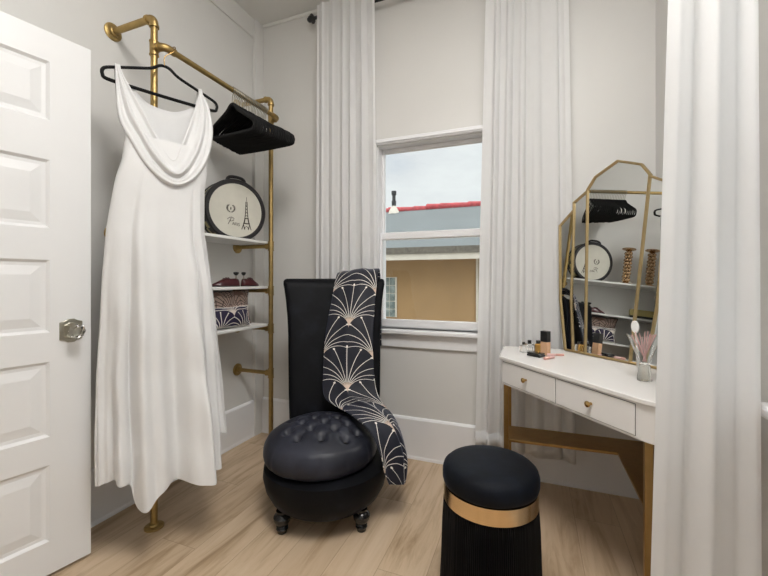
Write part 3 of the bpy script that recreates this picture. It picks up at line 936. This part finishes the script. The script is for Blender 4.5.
for p in btn:  # oversized matt black buttons fill the dimples, standing in for their shade
    r = math.hypot(*p); z = ztop(r) - .0275
    m = MB().lathe([(.0145, -.006), (.0145, .000), (.011, .003), (.003, .0045)], c=CP(p[0] - .020, p[1], z), n=14)
    m.build('button_dimple_shade', M_fringe, cu)
# tall back
rings = []; n = 56
for z in [.20, .30, .40, .50, .60, .70, .80, .90, 1.00, 1.06, 1.085, 1.103, 1.113, 1.118]:
    hw = interp([(.26, .236), (.45, .246), (.8, .250), (.95, .257), (1.04, .268), (1.118, .282)], z)
    th = .052
    tz = 0
    if z > 1.085: q = (z - 1.085)/.033; hw -= .022*(1 - math.sqrt(max(0, 1 - q*q))); th *= max(.25, math.sqrt(max(0, 1 - q*q*.95)))
    lean = -.19*max(0, (z - .36)/.76)
    shl = -.016*max(0, (z - .4)/.7); hw += .016*max(0, (z - .4)/.7)
    ring = []
    for k in range(n):
        a = 2*PI*k/n; ca_, sa_ = math.cos(a), math.sin(a)
        x = hw*math.copysign(abs(ca_)**.35, ca_); y = th*math.copysign(abs(sa_)**.75, sa_)
        y += .050*(abs(x)/.25)**2.2               # barrel: edges come forward
        ring.append(CP(x + .026 + shl, -.262 + lean + y, z))
    rings.append(ring)
m = MB().loft(rings); m.build('backrest', M_velvet, chair, smooth=60)
for (a, f) in ((-.170, .160), (.178, .160), (-.16, -.20), (.17, -.20)):
    p = CP(a, f, 0)
    m = MB().lathe([(.016, 0), (.020, .003), (.022, .016), (.026, .021), (.022, .026), (.026, .032), (.023, .037), (.028, .043), (.036, .058), (.038, .072), (.032, .082), (.024, .088), (.026, .100)], c=p, n=24)
    m.build('leg', M_leg, chair)

# throw over the back and seat side
Lp = [(.060, -.580, .70), (.050, -.570, 1.00), (.038, -.522, 1.118), (.030, -.458, 1.138), (.022, -.398, 1.112), (.004, -.352, 1.00), (-.026, -.286, .80), (-.032, -.232, .62), (-.022, -.180, .490), (.050, -.100, .452), (.135, .040, .448), (.205, .120, .412), (.250, .150, .330), (.266, .150, .255), (.288, .140, .192)]
Rp = [(.285, -.510, .70), (.283, -.500, 1.00), (.277, -.458, 1.132), (.272, -.398, 1.160), (.266, -.340, 1.128), (.250, -.300, 1.00), (.236, -.235, .80), (.240, -.185, .62), (.255, -.145, .520), (.285, -.110, .460), (.335, -.075, .395), (.364, -.045, .320), (.380, -.025, .240), (.372, -.005, .185), (.348, .03, .148)]
Lc = catmull([CP(*p) for p in Lp], 8); Rc = catmull([CP(*p) for p in Rp], 8)
m = MB(); rows = []; uv = []; acc = 0; NW = 40
for i, (l, r) in enumerate(zip(Lc, Rc)):
    if i: acc += ((l - Lc[i-1]).length + (r - Rc[i-1]).length)/2
    t = i/(len(Lc) - 1)
    ia = max(0, i-1); ib = min(len(Lc)-1, i+1)
    tang = (Lc[ib] + Rc[ib] - Lc[ia] - Rc[ia]).normalized()
    nrm = (r - l).normalized().cross(tang).normalized()
    if i > 36 and nrm.dot(cFv + Vector((0, 0, 1))) < 0: nrm = -nrm
    elif i <= 36:
        ref = -cFv if t < .17 else (Vector((0, 0, 1)) if t < .28 else cFv)
        if nrm.dot(ref) < 0: nrm = -nrm
    row = []
    amp = .006 + .018*sstep(.55, .95, t)
    for k in range(NW + 1):
        s = k/NW
        bulge = math.sin(PI*s)
        off = .014 + .010*bulge + amp*(math.sin(s*13 + t*3)*.5 + math.sin(s*23 - t*4)*.25)*(.3 + .7*bulge) + .030*bulge*sstep(.5, .75, t)
        row.append(l.lerp(r, s) + nrm*off)
        wv = lerp(.275, .30, t)
        uv.append((s*wv + .15 + .012, 2.10 - acc + .0))
    rows.append(row)
m.loft(rows, closed=False, uvs=uv)
o = m.build('throw_blanket', M_throw, None, origin=tuple(CP(.25, .05, .15)), smooth=80, solid=.006)
prop(o, 'black throw with gold fan pattern draped over the velvet chair back', 'throw')

# ------------------------------------------------------------------ fringed stool
SC = Vector((-.131, 1.312, .004))
st = thing('fringed_stool', tuple(SC), 0, 'round black velvet stool with gold band and long fringe', 'stool')
m = MB().lathe([(.145, .432), (.152, .437), (.1555, .449), (.1555, .472), (.151, .487), (.139, .498), (.114, .5045), (.08, .507), (.03, .508), (.004, .508)], c=SC, n=72)
m.build('cushion', M_velvet_stool, st, smooth=60)
m = MB().lathe([(.145, .378), (.1515, .380), (.1515, .430), (.145, .432)], c=SC, n=72); m.build('gold_band', M_band, st, smooth=30)
m = MB(); n = 320; rings = []
for z, r in [(.378, .148), (.36, .151), (.30, .155), (.2, .158), (.10, .161), (.045, .163)]:
    rings.append([SC + Vector(((r + .0022*(1 if k % 2 else -1))*math.cos(2*PI*k/n), (r + .0022*(1 if k % 2 else -1))*math.sin(2*PI*k/n), z - (.012*random.random() if z < .05 else 0))) for k in range(n)])
m.loft(rings, cap=False)
for k in range(260):
    a = random.uniform(0, 2*PI); r0, r1 = .151, .163 + random.uniform(0, .006)
    z1 = random.uniform(.02, .06)
    d = lambda r, z, a_: SC + Vector((r*math.cos(a_), r*math.sin(a_), z))
    m.tube([d(r0, .376, a), d(.157, .22, a + random.uniform(-.01, .01)), d(r1, z1, a + random.uniform(-.03, .03))], .0012, 4, cap=False)
fr = m.build('fringe', M_fringe, st, smooth=20); fr['kind'] = 'stuff'
m = MB().lathe([(.125, 0), (.130, .004), (.130, .36), (.125, .372)], c=SC, n=48); m.build('stool_drum', M_fringe, st)

# ------------------------------------------------------------------ corner vanity
VT = .760
F1 = Vector((-.142, 1.838)); F2 = Vector((.318, 1.289))
BL = Vector((-.142, 2.13)); BC = Vector((.555, 2.13)); BR = Vector((.555, 1.289))
van = thing('corner_vanity_table', (.15, 1.72, 0), 0, 'white corner vanity table with two drawers and bronze gold legs', 'vanity table')
def rounded(poly, radii, n=8):
    out = []
    for i, p in enumerate(poly):
        r = radii[i]; a = poly[i-1]; b = poly[(i+1) % len(poly)]
        if r == 0: out.append(p); continue
        da = (a - p).normalized(); db = (b - p).normalized()
        ang = math.acos(max(-1, min(1, da.dot(db)))); d = r/math.tan(ang/2)
        s0 = p + da*d; s1 = p + db*d
        for k in range(n+1):
            t = k/n; out.append((1-t)**2*s0 + 2*t*(1-t)*p + t*t*s1)
    return out
def inset(poly, d):
    c = sum(poly, Vector((0, 0)))/len(poly); out = []
    n = len(poly)
    for i in range(n):
        a, p, b = poly[i-1], poly[i], poly[(i+1) % n]
        e1 = (p - a).normalized(); e2 = (b - p).normalized()
        n1 = Vector((-e1.y, e1.x)); n2 = Vector((-e2.y, e2.x))
        if n1.dot(c - p) < 0: n1 = -n1
        if n2.dot(c - p) < 0: n2 = -n2
        k = (n1 + n2); k = k/ max(.2, (1 + n1.dot(n2)))
        out.append(p + k*d)
    return out
F2b = Vector((.324, 1.292)); BRb = Vector((.545, 1.292))
poly = [F1, F2b, BRb, BC, BL]
top = rounded(poly, [.018, .10, .01, .02, .01])
m = MB().prism([tuple(p) for p in top], Matrix.Translation((0, 0, VT - .016)), .016); m.build('tabletop', M_vanity, van, bevel=.003)
poly2 = inset(poly, .010); body = rounded(poly2, [.014, .095, .01, .015, .01])
m = MB().prism([tuple(p) for p in body], Matrix.Translation((0, 0, VT - .128)), .112)
m.build('drawer_case', M_vanity, van, bevel=.002)
fd = (F2b - F1).normalized(); fn = Vector((fd.y, -fd.x))
if fn.dot(Vector((0, 0)) - F1) < 0: fn = -fn
Of = poly2[0]
def FV(s, d, z): q = Of + fd*s + fn*d; return Vector((q.x, q.y, z))
Mf = Matrix(((fd.x, fn.x, 0, Of.x), (fd.y, fn.y, 0, Of.y), (0, 0, 1, 0), (0, 0, 0, 1)))
LF = (poly2[1] - poly2[0]).length
for (s0, s1) in ((.012, .330), (.338, .650)):
    m = MB().box((s0, -.004, VT - .118), (s1, .0035, VT - .024), Mf); d_ = m.build('drawer', M_vanity, van, bevel=.0015)
    # dark strips paint the shade in the gap around the drawer front
    m = MB()
    for a in ((s0 - .0014, s0), (s1, s1 + .0014)): m.box((a[0], -.004, VT - .1194), (a[1], .0008, VT - .0226), Mf)
    m.box((s0, -.004, VT - .1194), (s1, .0008, VT - .118), Mf); m.box((s0, -.004, VT - .024), (s1, .0008, VT - .0226), Mf)
    m.build('drawer_gap_shade', M_pipe_gap, d_, smooth=0)
    c = FV((s0 + s1)/2, .0035, VT - .070)
    qn = Vector((fn.x, fn.y, 0)).to_track_quat('Z', 'Y').to_matrix().to_4x4()
    m = MB().lathe([(.005, 0), (.004, .009), (.008, .011), (.0105, .015), (.0105, .019), (.007, .022), (.002, .023)], M=Matrix.Translation(c) @ qn, n=24)
    m.build('knob', M_brass, d_)
def vleg(p, w=.021):
    m = MB().box((p.x - w/2, p.y - w/2, 0), (p.x + w/2, p.y + w/2, VT - .128)); m.build('leg', M_vgold, van, bevel=.002)
for p in (F1 + Vector((.030, .022)), Vector((.322, 1.345)), BC + Vector((-.04, -.03)), BL + Vector((.03, -.03)), Vector((.515, 1.36))): vleg(p)
# L-shaped low stretcher shelf along both walls
lp = [Vector((-.110, 1.880)), Vector((.345, 1.905)), Vector((.345, 1.330)), Vector((.530, 1.330)), Vector((.530, 2.08)), Vector((-.110, 2.06))]
m = MB().prism([tuple(p) for p in lp], Matrix.Translation((0, 0, .352)), .012); m.build('stretcher_shelf', M_vgold, van, bevel=.0015)

# ------------------------------------------------------------------ fan-shaped mirror leaning on the vanity
mphi, mal = math.radians(44.4), math.radians(4.8)
nh = Vector((-math.cos(mphi), -math.sin(mphi), 0)); mn = nh*math.cos(mal) + Vector((0, 0, math.sin(mal)))
md = Vector((math.sin(mphi), -math.cos(mphi), 0)); mv = md.cross(mn)
if mv.z < 0: mv = -mv
# origin: bottom left corner of the mirror on the table
MO = Vector((.30, 1.80, .775)) + nh*(-.0925)
MO = MO + mv*((VT + .001 - MO.z)/mv.z)
def mloc(p): q = Vector(p) - MO; return (q.dot(md), q.dot(mv))
MM = Matrix(((md.x, mv.x, mn.x, MO.x), (md.y, mv.y, mn.y, MO.y), (md.z, mv.z, mn.z, MO.z), (0, 0, 0, 1)))
mc = -.086                                         # symmetry axis
vt = .886
hb = [.219, .173, .106]                            # half widths at the base: outer, middle, centre
ht = [.298, .220, .146]                            # half widths at shoulder height
vs_ = [.631, .737, .787]                           # shoulder heights
mir = thing('arched_mirror', tuple(MO + md*mc), math.atan2(md.y, md.x), 'gold framed arched mirror with fanned panels standing on the white vanity', 'mirror')
def mp(u, v, d=0): return MM @ Vector((u, v, d))
def strip(m, pts, w=.0098, th=.016, closed=False):
    """flat gold bar following pts in the mirror plane"""
    n = len(pts); P = [Vector(p) for p in pts]; L = []; R = []
    for i in range(n):
        a = P[i-1] if (i > 0 or closed) else None; b = P[(i+1) % n] if (i < n-1 or closed) else None
        e = [q for q in ((P[i]-a).normalized() if a else None, (b-P[i]).normalized() if b else None) if q]
        nn = [Vector((-q.y, q.x)) for q in e]
        k = nn[0] if len(nn) == 1 else (nn[0]+nn[1])/(1+nn[0].dot(nn[1]))
        L.append(P[i] + k*w/2); R.append(P[i] - k*w/2)
    rings = [[mp(l.x, l.y, -.008), mp(r.x, r.y, -.008), mp(r.x, r.y, th - .008 - .003), mp(r.x*.75+l.x*.25, r.y*.75+l.y*.25, th-.008), mp(r.x*.25+l.x*.75, r.y*.25+l.y*.75, th-.008), mp(l.x, l.y, th - .011)] for l, r in zip(L, R)]
    if closed: rings.append(rings[0])
    m.loft(rings, cap=not closed)
def U(s, h): return mc + s*h
centre = [(U(-1, hb[2]), .006), (U(-1, ht[2]), vs_[2]), (U(-1, .108), .840), (U(0, 0), vt), (U(1, .108), .840), (U(1, ht[2]), vs_[2]), (U(1, hb[2]), .006)]
m = MB(); strip(m, centre, closed=True); m.build('centre_frame', M_mirrorframe, mir, smooth=20)
m = MB().prism(centre, MM @ Matrix.Translation((0, 0, -.004)), .004); m.build('mirror_glass', M_mirror, mir, smooth=0)
for s in (-1, 1):
    for lvl in (1, 0):
        inn_b, inn_t, inn_v = hb[lvl+1], ht[lvl+1], vs_[lvl+1]
        jv = .781 if lvl == 1 else .700
        pts = [(U(s, inn_b), .006), (U(s, lerp(inn_b, inn_t, min(1, jv/inn_v))), jv), (U(s, ht[lvl]), vs_[lvl]), (U(s, ht[lvl] - .006), vs_[lvl] - .075), (U(s, lerp(hb[lvl], ht[lvl], .60)), .25), (U(s, hb[lvl]), .006)]
        m = MB(); strip(m, pts[1:]); strip(m, [pts[0], pts[-1]]); m.build('wing_frame', M_mirrorframe, mir, smooth=20)
        m = MB().prism(pts if s < 0 else list(reversed(pts)), MM @ Matrix.Translation((0, 0, -.004)), .004); m.build('mirror_glass', M_mirror, mir, smooth=0)
# easel strut behind
m = MB().tube([mp(mc, .45, -.012), mp(mc, .0, -.090) + Vector((0, 0, .006))], .005, 8); m.build('easel_strut', M_mirrorframe, mir)

# ------------------------------------------------------------------ things on the vanity top
def bottle(name, loc, label, cat, parts, rz=0, group=None):
    r_ = thing(name, loc, rz, label, cat, group)
    for nm, mat, prof, n, sq in parts:
        m = MB()
        if sq:
            for (w, d, z0, z1) in prof: m.box((-w/2, -d/2, z0), (w/2, d/2, z1), WM[r_])
            m.build(nm, mat, r_, bevel=.0018)
        else:
            m.lathe(prof, c=loc, n=n); m.build(nm, mat, r_)
    return r_
bottle('perfume_bottle', (-.038, 1.965, VT), 'square clear perfume bottle with black cap at the left end of the vanity', 'bottle',
       [('glass_body', M_clear, [(.032, .024, .001, .036)], 0, True), ('cap', M_blackplastic, [(.007, .005), (.007, .016), (.005, .0165)], 16, False)], .5)
b_ = [o for o in bpy.data.objects if o.name.startswith('cap')]
for o in b_: o.location.z = .034
bottle('perfume_bottle', (-.012, 2.010, VT), 'clear perfume bottle with black cap behind the black compact', 'bottle',
       [('glass_body', M_clear, [(.034, .024, .001, .038)], 0, True), ('spray_cap', M_blackplastic, [(.009, .038), (.009, .054), (.007, .0545)], 16, False)], .7)
bottle('perfume_bottle', (.028, 2.000, VT), 'small amber bottle with dark cap beside the beige foundation', 'bottle',
       [('amber_body', M_amber, [(.016, .001), (.018, .006), (.018, .036), (.012, .042)], 20, False), ('dark_cap', M_blackplastic, [(.011, .042), (.011, .056), (.009, .0565)], 16, False)])
bottle('foundation_bottle', (.058, 1.935, VT), 'tall beige foundation bottle with black cap on the vanity', 'bottle',
       [('beige_body', M_foundation, [(.036, .026, .001, .062)], 0, True), ('black_cap', M_blackplastic, [(.037, .027, .062, .112)], 0, True)], -.72)
bottle('powder_compact', (.016, 1.885, VT), 'flat black powder compact in front of the bottles', 'compact',
       [('compact_base', M_blackplastic, [(.066, .045, .001, .010)], 0, True), ('compact_lid', M_leg, [(.064, .043, .0105, .018)], 0, True)], -.6)
def tube_lying(name, loc, rz, ln, r, mats, label, cat):
    r_ = thing(name, loc, rz, label, cat)
    Mx = WM[r_] @ Matrix.Translation((0, 0, r + .0005)) @ Matrix.Rotation(PI/2, 4, 'Y')
    m = MB().lathe([(r*.8, -ln/2), (r, -ln/2 + .002), (r, 0), (r*.95, .001)], M=Mx, n=20); m.build('tube', mats[0], r_)
    m = MB().lathe([(r*1.02, .001), (r*1.02, ln/2 - .003), (r*.7, ln/2)], M=Mx, n=20); m.build('cap_end', mats[1], r_)
tube_lying('lipstick_tube', (.070, 1.835, VT), math.radians(50), .066, .0065, (M_rosegold, M_pinkplastic), 'rose gold lipstick tube lying at the vanity front edge', 'lipstick')
tube_lying('mascara_tube', (.100, 1.925, VT), math.radians(15), .075, .0055, (M_pinkplastic, M_rosegold), 'pink makeup tube lying beside the mirror foot', 'makeup tube')

# flared vase with pink reeds
VL = (.364, 1.565, VT)
vase = thing('flared_vase', VL, 0, 'flared clear vase on frosted foot in front of the mirror', 'vase')
m = MB().lathe([(.021, .001), (.0225, .004), (.017, .054), (.013, .058), (.010, .0585)], c=VL, n=32); m.build('foot', M_frost, vase)
m = MB().lathe([(.012, .058), (.013, .062), (.022, .085), (.036, .120), (.052, .158), (.0535, .158), (.037, .1185), (.0235, .084), (.015, .064), (.004, .0625)], c=VL, n=48)
m.build('bowl', M_clear, vase)
for k in range(18):
    a = 2*PI*k/18 + random.uniform(-.1, .1); rr = random.uniform(.015, .043)
    p0 = Vector((VL[0] + .006*math.cos(a + 2.6), VL[1] + .006*math.sin(a + 2.6), VL[2] + .0665)); p1 = Vector((VL[0] + rr*math.cos(a), VL[1] + rr*math.sin(a), VL[2] + .158 + random.uniform(-.004, .012)))
    m = MB().tube([p0, p1], .0011, 6)
    o = m.build('reed_stick', M_pinkreed, None, origin=tuple(p0)); prop(o, 'thin pink stick fanned out in the flared vase', 'stick', 'pink sticks in the flared vase')
# oval hand mirror standing behind the vase
hp = Vector((.362, 1.632, VT))
hmr = thing('hand_mirror', tuple(hp), 0, 'white oval-headed hand mirror leaning on the gold mirror behind the vase', 'hand mirror')
e1 = md; e2 = (mv + md*(-.10)).normalized(); 
Mhm = Matrix(((e1.x, e2.x, mn.x, hp.x), (e1.y, e2.y, mn.y, hp.y), (e1.z, e2.z, mn.z, hp.z), (0, 0, 0, 1)))
m = MB(); ov = [(.0145*math.cos(2*PI*k/32), .178 + .0225*math.sin(2*PI*k/32)) for k in range(32)]
m.prism(ov, Mhm @ Matrix.Translation((0, 0, .004)), .008); m.build('oval_head', M_white, hmr, bevel=.002)
m = MB().tube([Mhm @ Vector(p) for p in [(.004, .004, .008), (.003, .06, .008), (.001, .11, .008), (0, .158, .008)]], [.0045, .004, .0035, .003], 12); m.build('handle_stem', M_white, hmr)

# ------------------------------------------------------------------ curtains and rods
def curtain(name, label, P_top, P_bot, ztop, zbot, nf, amp, rise=None, seed=0, nx=150, nz=60, bulge=None, mat=None):
    """P_top, P_bot: plan polyline from one edge to the other (top / hem); folds perpendicular to it"""
    rnd = random.Random(seed); ph = [rnd.uniform(0, 2*PI) for _ in range(8)]
    m = MB(); rows = []
    for j in range(nz + 1):
        v = j/nz; z = lerp(ztop, zbot, v); row = []
        for k in range(nx + 1):
            s = k/nx
            a = Vector(P_top[0]).lerp(Vector(P_top[1]), s); b = Vector(P_bot[0]).lerp(Vector(P_bot[1]), s)
            p = a.lerp(b, v)
            d = (Vector(P_bot[1]) - Vector(P_bot[0])).normalized(); nn = Vector((d.y, -d.x))
            w = s + .018*math.sin(s*9 + ph[0] + v*1.2) + .01*math.sin(s*17 + ph[1])
            A = amp*(.55 + .45*sstep(0, .5, v))*(.75 + .35*math.sin(s*7 + ph[2]))
            f = math.sin(2*PI*nf*w + ph[3] + .5*math.sin(v*2.2 + ph[4]))
            f += .35*math.sin(2*PI*nf*1.9*w + ph[5] + v*1.5)*sstep(.1, .4, 1 - v*.6)
            q = p + nn*(A*f) + d*(.15*amp*math.sin(2*PI*nf*2*w + ph[6]))
            if bulge: q = q + Vector(bulge(s, v))
            row.append(Vector((q.x, q.y, z + (.006*math.sin(s*20 + ph[7]) if j == nz else 0))))
        rows.append(row)
    m.loft(rows, closed=False)
    c = (Vector(P_bot[0]) + Vector(P_bot[1]))/2
    r_ = thing(name, (c.x, c.y, zbot), 0, label, 'curtain')
    m.build('curtain_panel', mat or M_curtain, r_, smooth=80)
    # pocket heading and hem as stitched double bands
    h = MB(); h.loft([[p + Vector((0, 0, 0)) for p in rows[-1]], [p + Vector((0, 0, .0)) for p in rows[-3]]], closed=False)
    h.build('hem', mat or M_curtain, r_, smooth=80, solid=.003)
    return r_
curtain('curtain', 'white curtain panel left of the window, behind the velvet chair', ((-1.325, 2.185), (-.910, 2.185)), ((-1.345, 2.195), (-.885, 2.195)), 2.925, .10, 6, .018, seed=3)
curtain('curtain', 'white curtain panel on the right of the window, behind the vanity', ((-.238, 2.185), (.168, 2.185)), ((-.300, 2.20), (.208, 2.20)), 2.925, .165, 6, .018, seed=11)
curtain('curtain', 'white curtain panel at the right edge, in front of the vanity end', ((.338, 1.10), (.496, 1.18)), ((.262, 1.10), (.521, 1.20)), 2.925, .06, 2.3, .012, seed=5, nx=120)
def rod(name, p, q, label, fin_at, rings_at):
    p = Vector(p); q = Vector(q); d = (q - p).normalized()
    r_ = thing(name, tuple((p + q)/2), 0, label, 'curtain rod')
    MB().tube([p, q], .011, 14).build('rod', M_blackmetal, r_)
    for e, s_ in ((p, -1), (q, 1)):
        if (s_ < 0 and 'p' in fin_at) or (s_ > 0 and 'q' in fin_at):
            qd = (d*s_).to_track_quat('Z', 'Y').to_matrix().to_4x4()
            MB().lathe([(.012, 0), (.016, .004), (.030, .010), (.030, .024), (.016, .030), (.020, .040), (.012, .052), (.004, .056)], M=Matrix.Translation(e) @ qd, n=6).build('finial', M_blackmetal, r_, smooth=10)
    for b in rings_at:
        m = MB(); c = Vector(b)
        wallp = Vector((c.x, YB, c.z - .03)) if abs(d.x) > .5 else Vector((XR, c.y, c.z - .03))
        m.tube([c + Vector((0, 0, -.013)), c.lerp(wallp, .5) + Vector((0, 0, -.012)), wallp], .007, 10)
        flange(m, wallp, (c - wallp) * Vector((1, 1, 0)), .026)
        m.build('bracket', M_blackmetal, r_)
    return r_
rod('curtain_rod', (-1.362, 2.222, 2.868), (.38, 2.222, 2.868), 'black curtain rod with finial above the back window', 'pq', [(-.99, 2.222, 2.868), (.22, 2.222, 2.868)])
rod('curtain_rod', (.46, -.95, 2.868), (.46, 1.24, 2.868), 'black curtain rod above the right-hand window', 'p', [(.46, -.85, 2.868), (.46, 1.0, 2.868)])

# ------------------------------------------------------------------ fill lamp added on the ceiling, out of view, to brighten the room
lampc = (-.05, .42, ZC)
lamp = thing('added_fill_lamp', (lampc[0], lampc[1], ZC - .09), 0, 'added white drum lamp, unseen on the ceiling, brightening the room', 'lamp')
m = MB().lathe([(.05, -.03), (.46, -.03), (.46, -.001), (.05, -.001)], c=lampc, n=48); m.build('canopy', M_lampwhite, lamp)
M_diff = emis('fill_lamp_glow', (1.0, .98, .955), 25.0)
m = MB().lathe([(.01, -.090), (.40, -.086), (.44, -.072), (.445, -.032), (.01, -.031)], c=lampc, n=48); m.build('diffuser', M_diff, lamp)

# ------------------------------------------------------------------ outside: the neighbouring house
HY = 6.5
hs = thing('neighbour_house', (-1.5, HY, -1.0), 0, 'tan stucco house with grey roof seen through the window', 'house')
m = MB().box((-7.5, HY, -1.0), (4.5, HY + 6.0, 1.55)); m.build('stucco_wall', M_stucco, hs)
m = MB(); prof = [(HY - .40, 1.60), (HY - .36, 1.66), (HY + 3.3, 2.98), (HY + 3.4, 2.98), (HY + 6.8, 1.62), (HY + 6.8, 1.55)]
m.loft([[Vector((x, y, z)) for y, z in prof] for x in (-8.0, 5.0)]); m.build('roof', M_roof, hs, smooth=0)
m = MB().box((-8.0, HY - .42, 1.545), (5.0, HY - .38, 1.655)); m.build('shingle_edge', M_roofedge, hs)
m = MB().box((-8.0, HY - .40, 1.445), (5.0, HY - .35, 1.545)); m.box((-8.0, HY - .36, 1.53), (5.0, HY, 1.55)); m.build('fascia', M_fascia, hs)
m = MB()
for i in range(36):
    x0 = -8.0 + i*.36; dz = random.uniform(-.015, .02)
    m.lathe([(.12, 0), (.13, .02), (.11, .36), (.10, .38)], M=Matrix.Translation((x0, HY + 3.35, 2.98 + dz)) @ Matrix.Rotation(PI/2, 4, 'Y'), n=14)
m.build('ridge_tiles', M_redtile, hs)
m = MB().lathe([(.055, 0), (.06, .30), (.045, .30), (.045, .45), (.065, .46), (.065, .56), (.02, .57)], c=(-3.44, HY + 3.1, 2.92), n=16); vp = m.build('vent_pipe', M_pipe_gap, hs)
m = MB().lathe([(.16, -.06), (.12, .05), (.065, .14), (.06, .16)], c=(-3.44, HY + 3.1, 2.92), n=16); m.build('pipe_collar', M_fascia, vp)
wf = MB(); wx0, wx1, wz0, wz1 = -2.64, -2.27, .44, 1.16
wf.box((wx0, HY - .02, wz0), (wx1, HY + .02, wz1)); wn = wf.build('block_window', M_fascia, hs)
wb = MB(); 
for i in range(3):
    for j in range(5):
        a = wx0 + .008 + i*.114; b = wz0 + .01 + j*.142
        wb.box((a, HY - .032, b), (a + .104, HY - .018, b + .130))
wb.build('glass_blocks', M_block, wn, bevel=.008)
m = MB().tube([(-.85, HY - .03, -1.0), (-.85, HY - .03, 1.50)], .022, 12); m.build('downpipe', M_fascia, hs)
m = MB().box((-30, YB + .2, -1.05), (30, 40, -1.0)); g = m.build('outdoor_ground', M_ground); S(g)

# ------------------------------------------------------------------ sky
w = bpy.data.worlds.new('World'); sc.world = w; w.use_nodes = True
nt = w.node_tree; bg = nt.nodes['Background']
co = nt.nodes.new('ShaderNodeTexCoord').outputs['Generated']
f = noise(nt, 2.2, 6, .6, vec=co, mapping=(1, 1, 2.6))
col = ramp(nt, f, [(.30, (.74, .79, .85)), (.44, (.88, .90, .92)), (.58, (.98, 1, 1)), (.75, (.88, .89, .90))])
nt.links.new(col, bg.inputs['Color'])
# overcast sky: brighter overhead than near the horizon
sz = N(nt, 'ShaderNodeSeparateXYZ'); nt.links.new(co, sz.inputs[0])
el = ((X(nt, sz.outputs[2]) - .34) / .5).max(0).min(1)
nt.links.new((el * 3.2 + .98).s, bg.inputs['Strength'])

# ------------------------------------------------------------------ camera
cam = bpy.data.cameras.new('camera'); co_ = bpy.data.objects.new('camera', cam); COL.objects.link(co_)
cam.sensor_fit = 'HORIZONTAL'; cam.sensor_width = 36; cam.lens = 36*382/768
cam.shift_y = -8/768; cam.clip_start = .02
co_.location = (0, 0, 1.11); co_.rotation_euler = (PI/2, 0, math.radians(21.2))
sc.camera = co_
sc.view_settings.view_transform = 'Standard'; sc.view_settings.look = 'None'
sc.view_settings.gamma = 1; sc.view_settings.use_curve_mapping = False
sc.view_settings.exposure = -0.04
